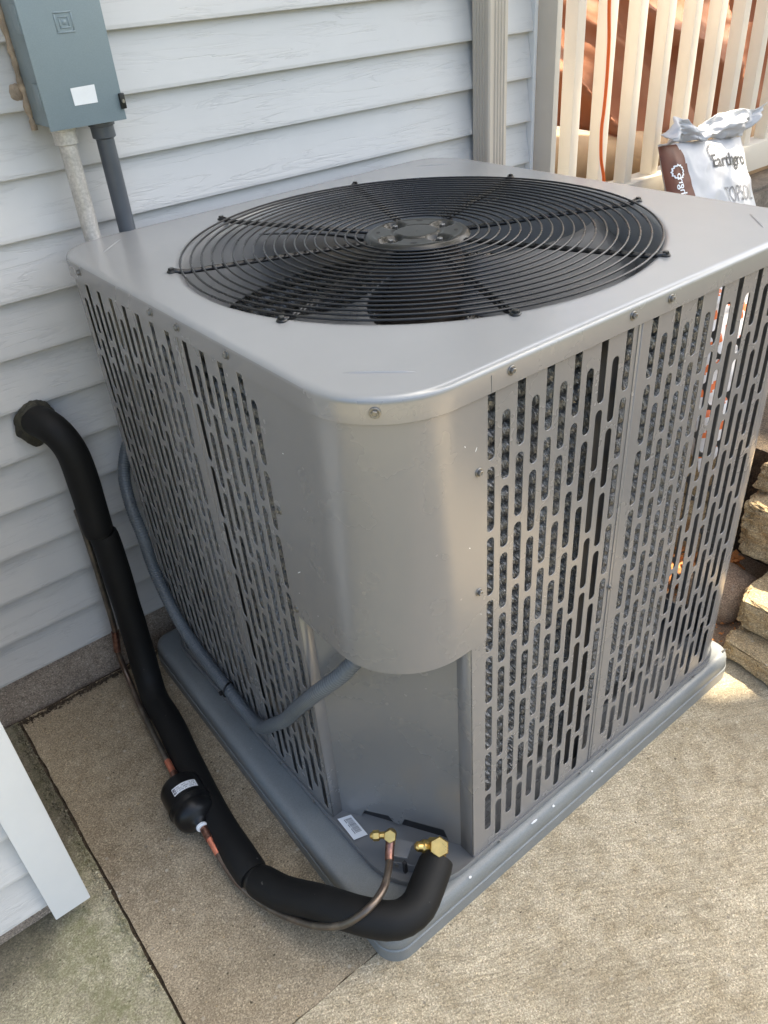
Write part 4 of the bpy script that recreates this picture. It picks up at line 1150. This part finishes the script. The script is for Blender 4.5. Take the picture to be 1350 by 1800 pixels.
# ================================================================== shade tree (stands out of frame, its crown makes the dappled light)
def shade_tree():
    e1 = SUN.cross(Vector((0, 0, 1))).normalized(); e2 = SUN.cross(e1).normalized()
    def ab(p): p = Vector(p); return (p.dot(e1), p.dot(e2))
    lit = [((1.66, 1.13, 1.15), .19), ((1.92, 1.12, 1.05), .12), ((1.58, 1.13, .90), .16), ((2.2, 1.12, 1.3), .12), ((1.9, 1.15, 1.4), .13), ((1.62, 1.2, 1.4), .19),
           ((2.2, 1.5, 1.5), .2), ((2.8, 1.5, 1.6), .2), ((1.6, 1.4, 1.6), .18), ((3.1, 1.4, 1.3), .15),
           ((2.03, .93, .975), .055), ((2.16, .93, .96), .055), ((1.99, .86, .77), .02), ((2.10, .82, .70), .03), ((2.2, .85, .8), .01), ((2.3, .9, .75), .05),
           ((.915, -.036, .0), .055), ((.975, -.14, 0), .10), ((1.14, .02, .15), .11), ((1.25, .03, .31), .08), ((1.03, .03, .06), .05), ((1.10, -.07, .15), .035), ((1.2, .19, .06), .05), ((1.10, .12, .11), .035),
           ((1.28, .05, .37), .06), ((1.25, .38, .62), .10), ((1.35, .40, .50), .09), ((1.3, .3, .33), .08), ((1.21, .4, .18), .06), ((1.22, .55, .3), .07), ((1.3, .62, .6), .08), ((.94, .1, .45), .02), ((.94, .06, .2), .02),
           ((1.0, -.78, 0), .34), ((1.55, -1.0, 0), .40), ((.75, -1.15, 0), .2), ((2.2, -.6, 0), .4), ((1.9, -.1, .34), .2), ((1.0, -1.9, 0), .5), ((2.6, -1.4, 0), .6)]
    L = [(ab(p), r) for p, r in lit]
    rnd = random.Random(23)
    t = thing('shade_tree', 'leafy shade tree standing out of frame beyond the garden wall', 'tree', (6.4, -2.4, 0))
    cen = Vector((.85, .15, .55)); ca_, cb_ = ab(cen)
    V = []; F = []
    for i in range(75000):
        a = ca_ + rnd.uniform(-2.6, 2.6); b = cb_ + rnd.uniform(-2.2, 2.2)
        if ((a - ca_) / 2.6) ** 2 + ((b - cb_) / 2.2) ** 2 > 1: continue
        s = rnd.uniform(.045, .085)
        if any((a - q[0]) ** 2 + (b - q[1]) ** 2 < (r + s * .62) ** 2 for q, r in L): continue
        h = 7.4 + rnd.uniform(-.9, .9)
        base = cen.dot(SUN)
        p = e1 * a + e2 * b + SUN * (base + h)
        n = (SUN * rnd.uniform(.6, 1.3) + Vector((rnd.gauss(0, .45), rnd.gauss(0, .45), rnd.gauss(0, .45)))).normalized()
        u = n.orthogonal().normalized(); ang = rnd.uniform(0, 2 * pi); w = n.cross(u)
        d = u * cos(ang) + w * sin(ang); q = n.cross(d)
        k = len(V); V += [p - d * s, p - d * s * .3 + q * s * .5, p + d * s * .4 + q * s * .42, p + d * s, p + d * s * .4 - q * s * .42, p - d * s * .3 - q * s * .5]
        F.append((k, k + 1, k + 2, k + 3, k + 4, k + 5))
    obj('crown', mesh('crown', V, F, M['leaf']), t)
    c3 = cen + SUN * 7.4
    mb = MB(); base = Vector((6.4, -2.4, -.05))
    mb.tube(catmull([base, base + Vector((-.1, .1, 1.5)), base + Vector((-.3, .2, 3.2)), c3 + Vector((-.3, -.3, -1.0)), c3 + Vector((0, 0, .6))], .15), [.26 - .018 * i * .55 for i in range(len(catmull([base, base + Vector((-.1, .1, 1.5)), base + Vector((-.3, .2, 3.2)), c3 + Vector((-.3, -.3, -1.0)), c3 + Vector((0, 0, .6))], .15)))] , 12)
    mb.build('trunk', M['bark'], t, True)
    return t
shade_tree()

def crumbs(name, n, fn, mat, s0, s1, seed):
    rnd = random.Random(seed); mb = MB()
    base = [(1, 0, 0), (-.5, .8, 0), (-.5, -.8, 0), (0, 0, 1), (0, 0, -1)]
    for i in range(n):
        x, y, z = fn(rnd); s = rnd.uniform(s0, s1) * rnd.choice((.6, .8, 1, 1.5)); a = rnd.uniform(0, 6.28)
        R = Matrix.Rotation(a, 3, 'Z') @ Matrix.Rotation(rnd.uniform(-.8, .8), 3, 'X')
        vs = [R @ Vector((p[0] * s * rnd.uniform(.6, 1.3), p[1] * s * rnd.uniform(.6, 1.3), p[2] * s * .6)) + Vector((x, y, z)) for p in base]
        mb.add(vs, [(0, 1, 3), (1, 2, 3), (2, 0, 3), (1, 0, 4), (2, 1, 4), (0, 2, 4)])
    o = mb.build(name, mat); o['kind'] = 'stuff'; return o
crumbs('mortar_crumbs', 900, lambda r: (-.386 - abs(r.gauss(0, .007)), r.uniform(.20, .97), .004 + r.uniform(-.001, .003)), M['slab_left'], .0015, .005, 1)
crumbs('dirt', 900, lambda r: (r.uniform(-.40, 0), .975 - abs(r.gauss(0, .006)), r.uniform(-.001, .004)), M['soil'], .0015, .0045, 2)
crumbs('grit', 240, lambda r: (r.uniform(-.37, -.09), r.uniform(-.1, .95), .0006), M['stone'], .0008, .0028, 3)
crumbs('leaf_litter', 300, lambda r: (r.uniform(.985, 1.25), r.uniform(-.0, .3), .016 + r.uniform(0, .008)), M['chips'], .002, .006, 4)
crumbs('grit', 70, lambda r: (r.uniform(-.2, .9), r.uniform(-.7, -.03), .0008), M['soil'], .001, .0035, 6)
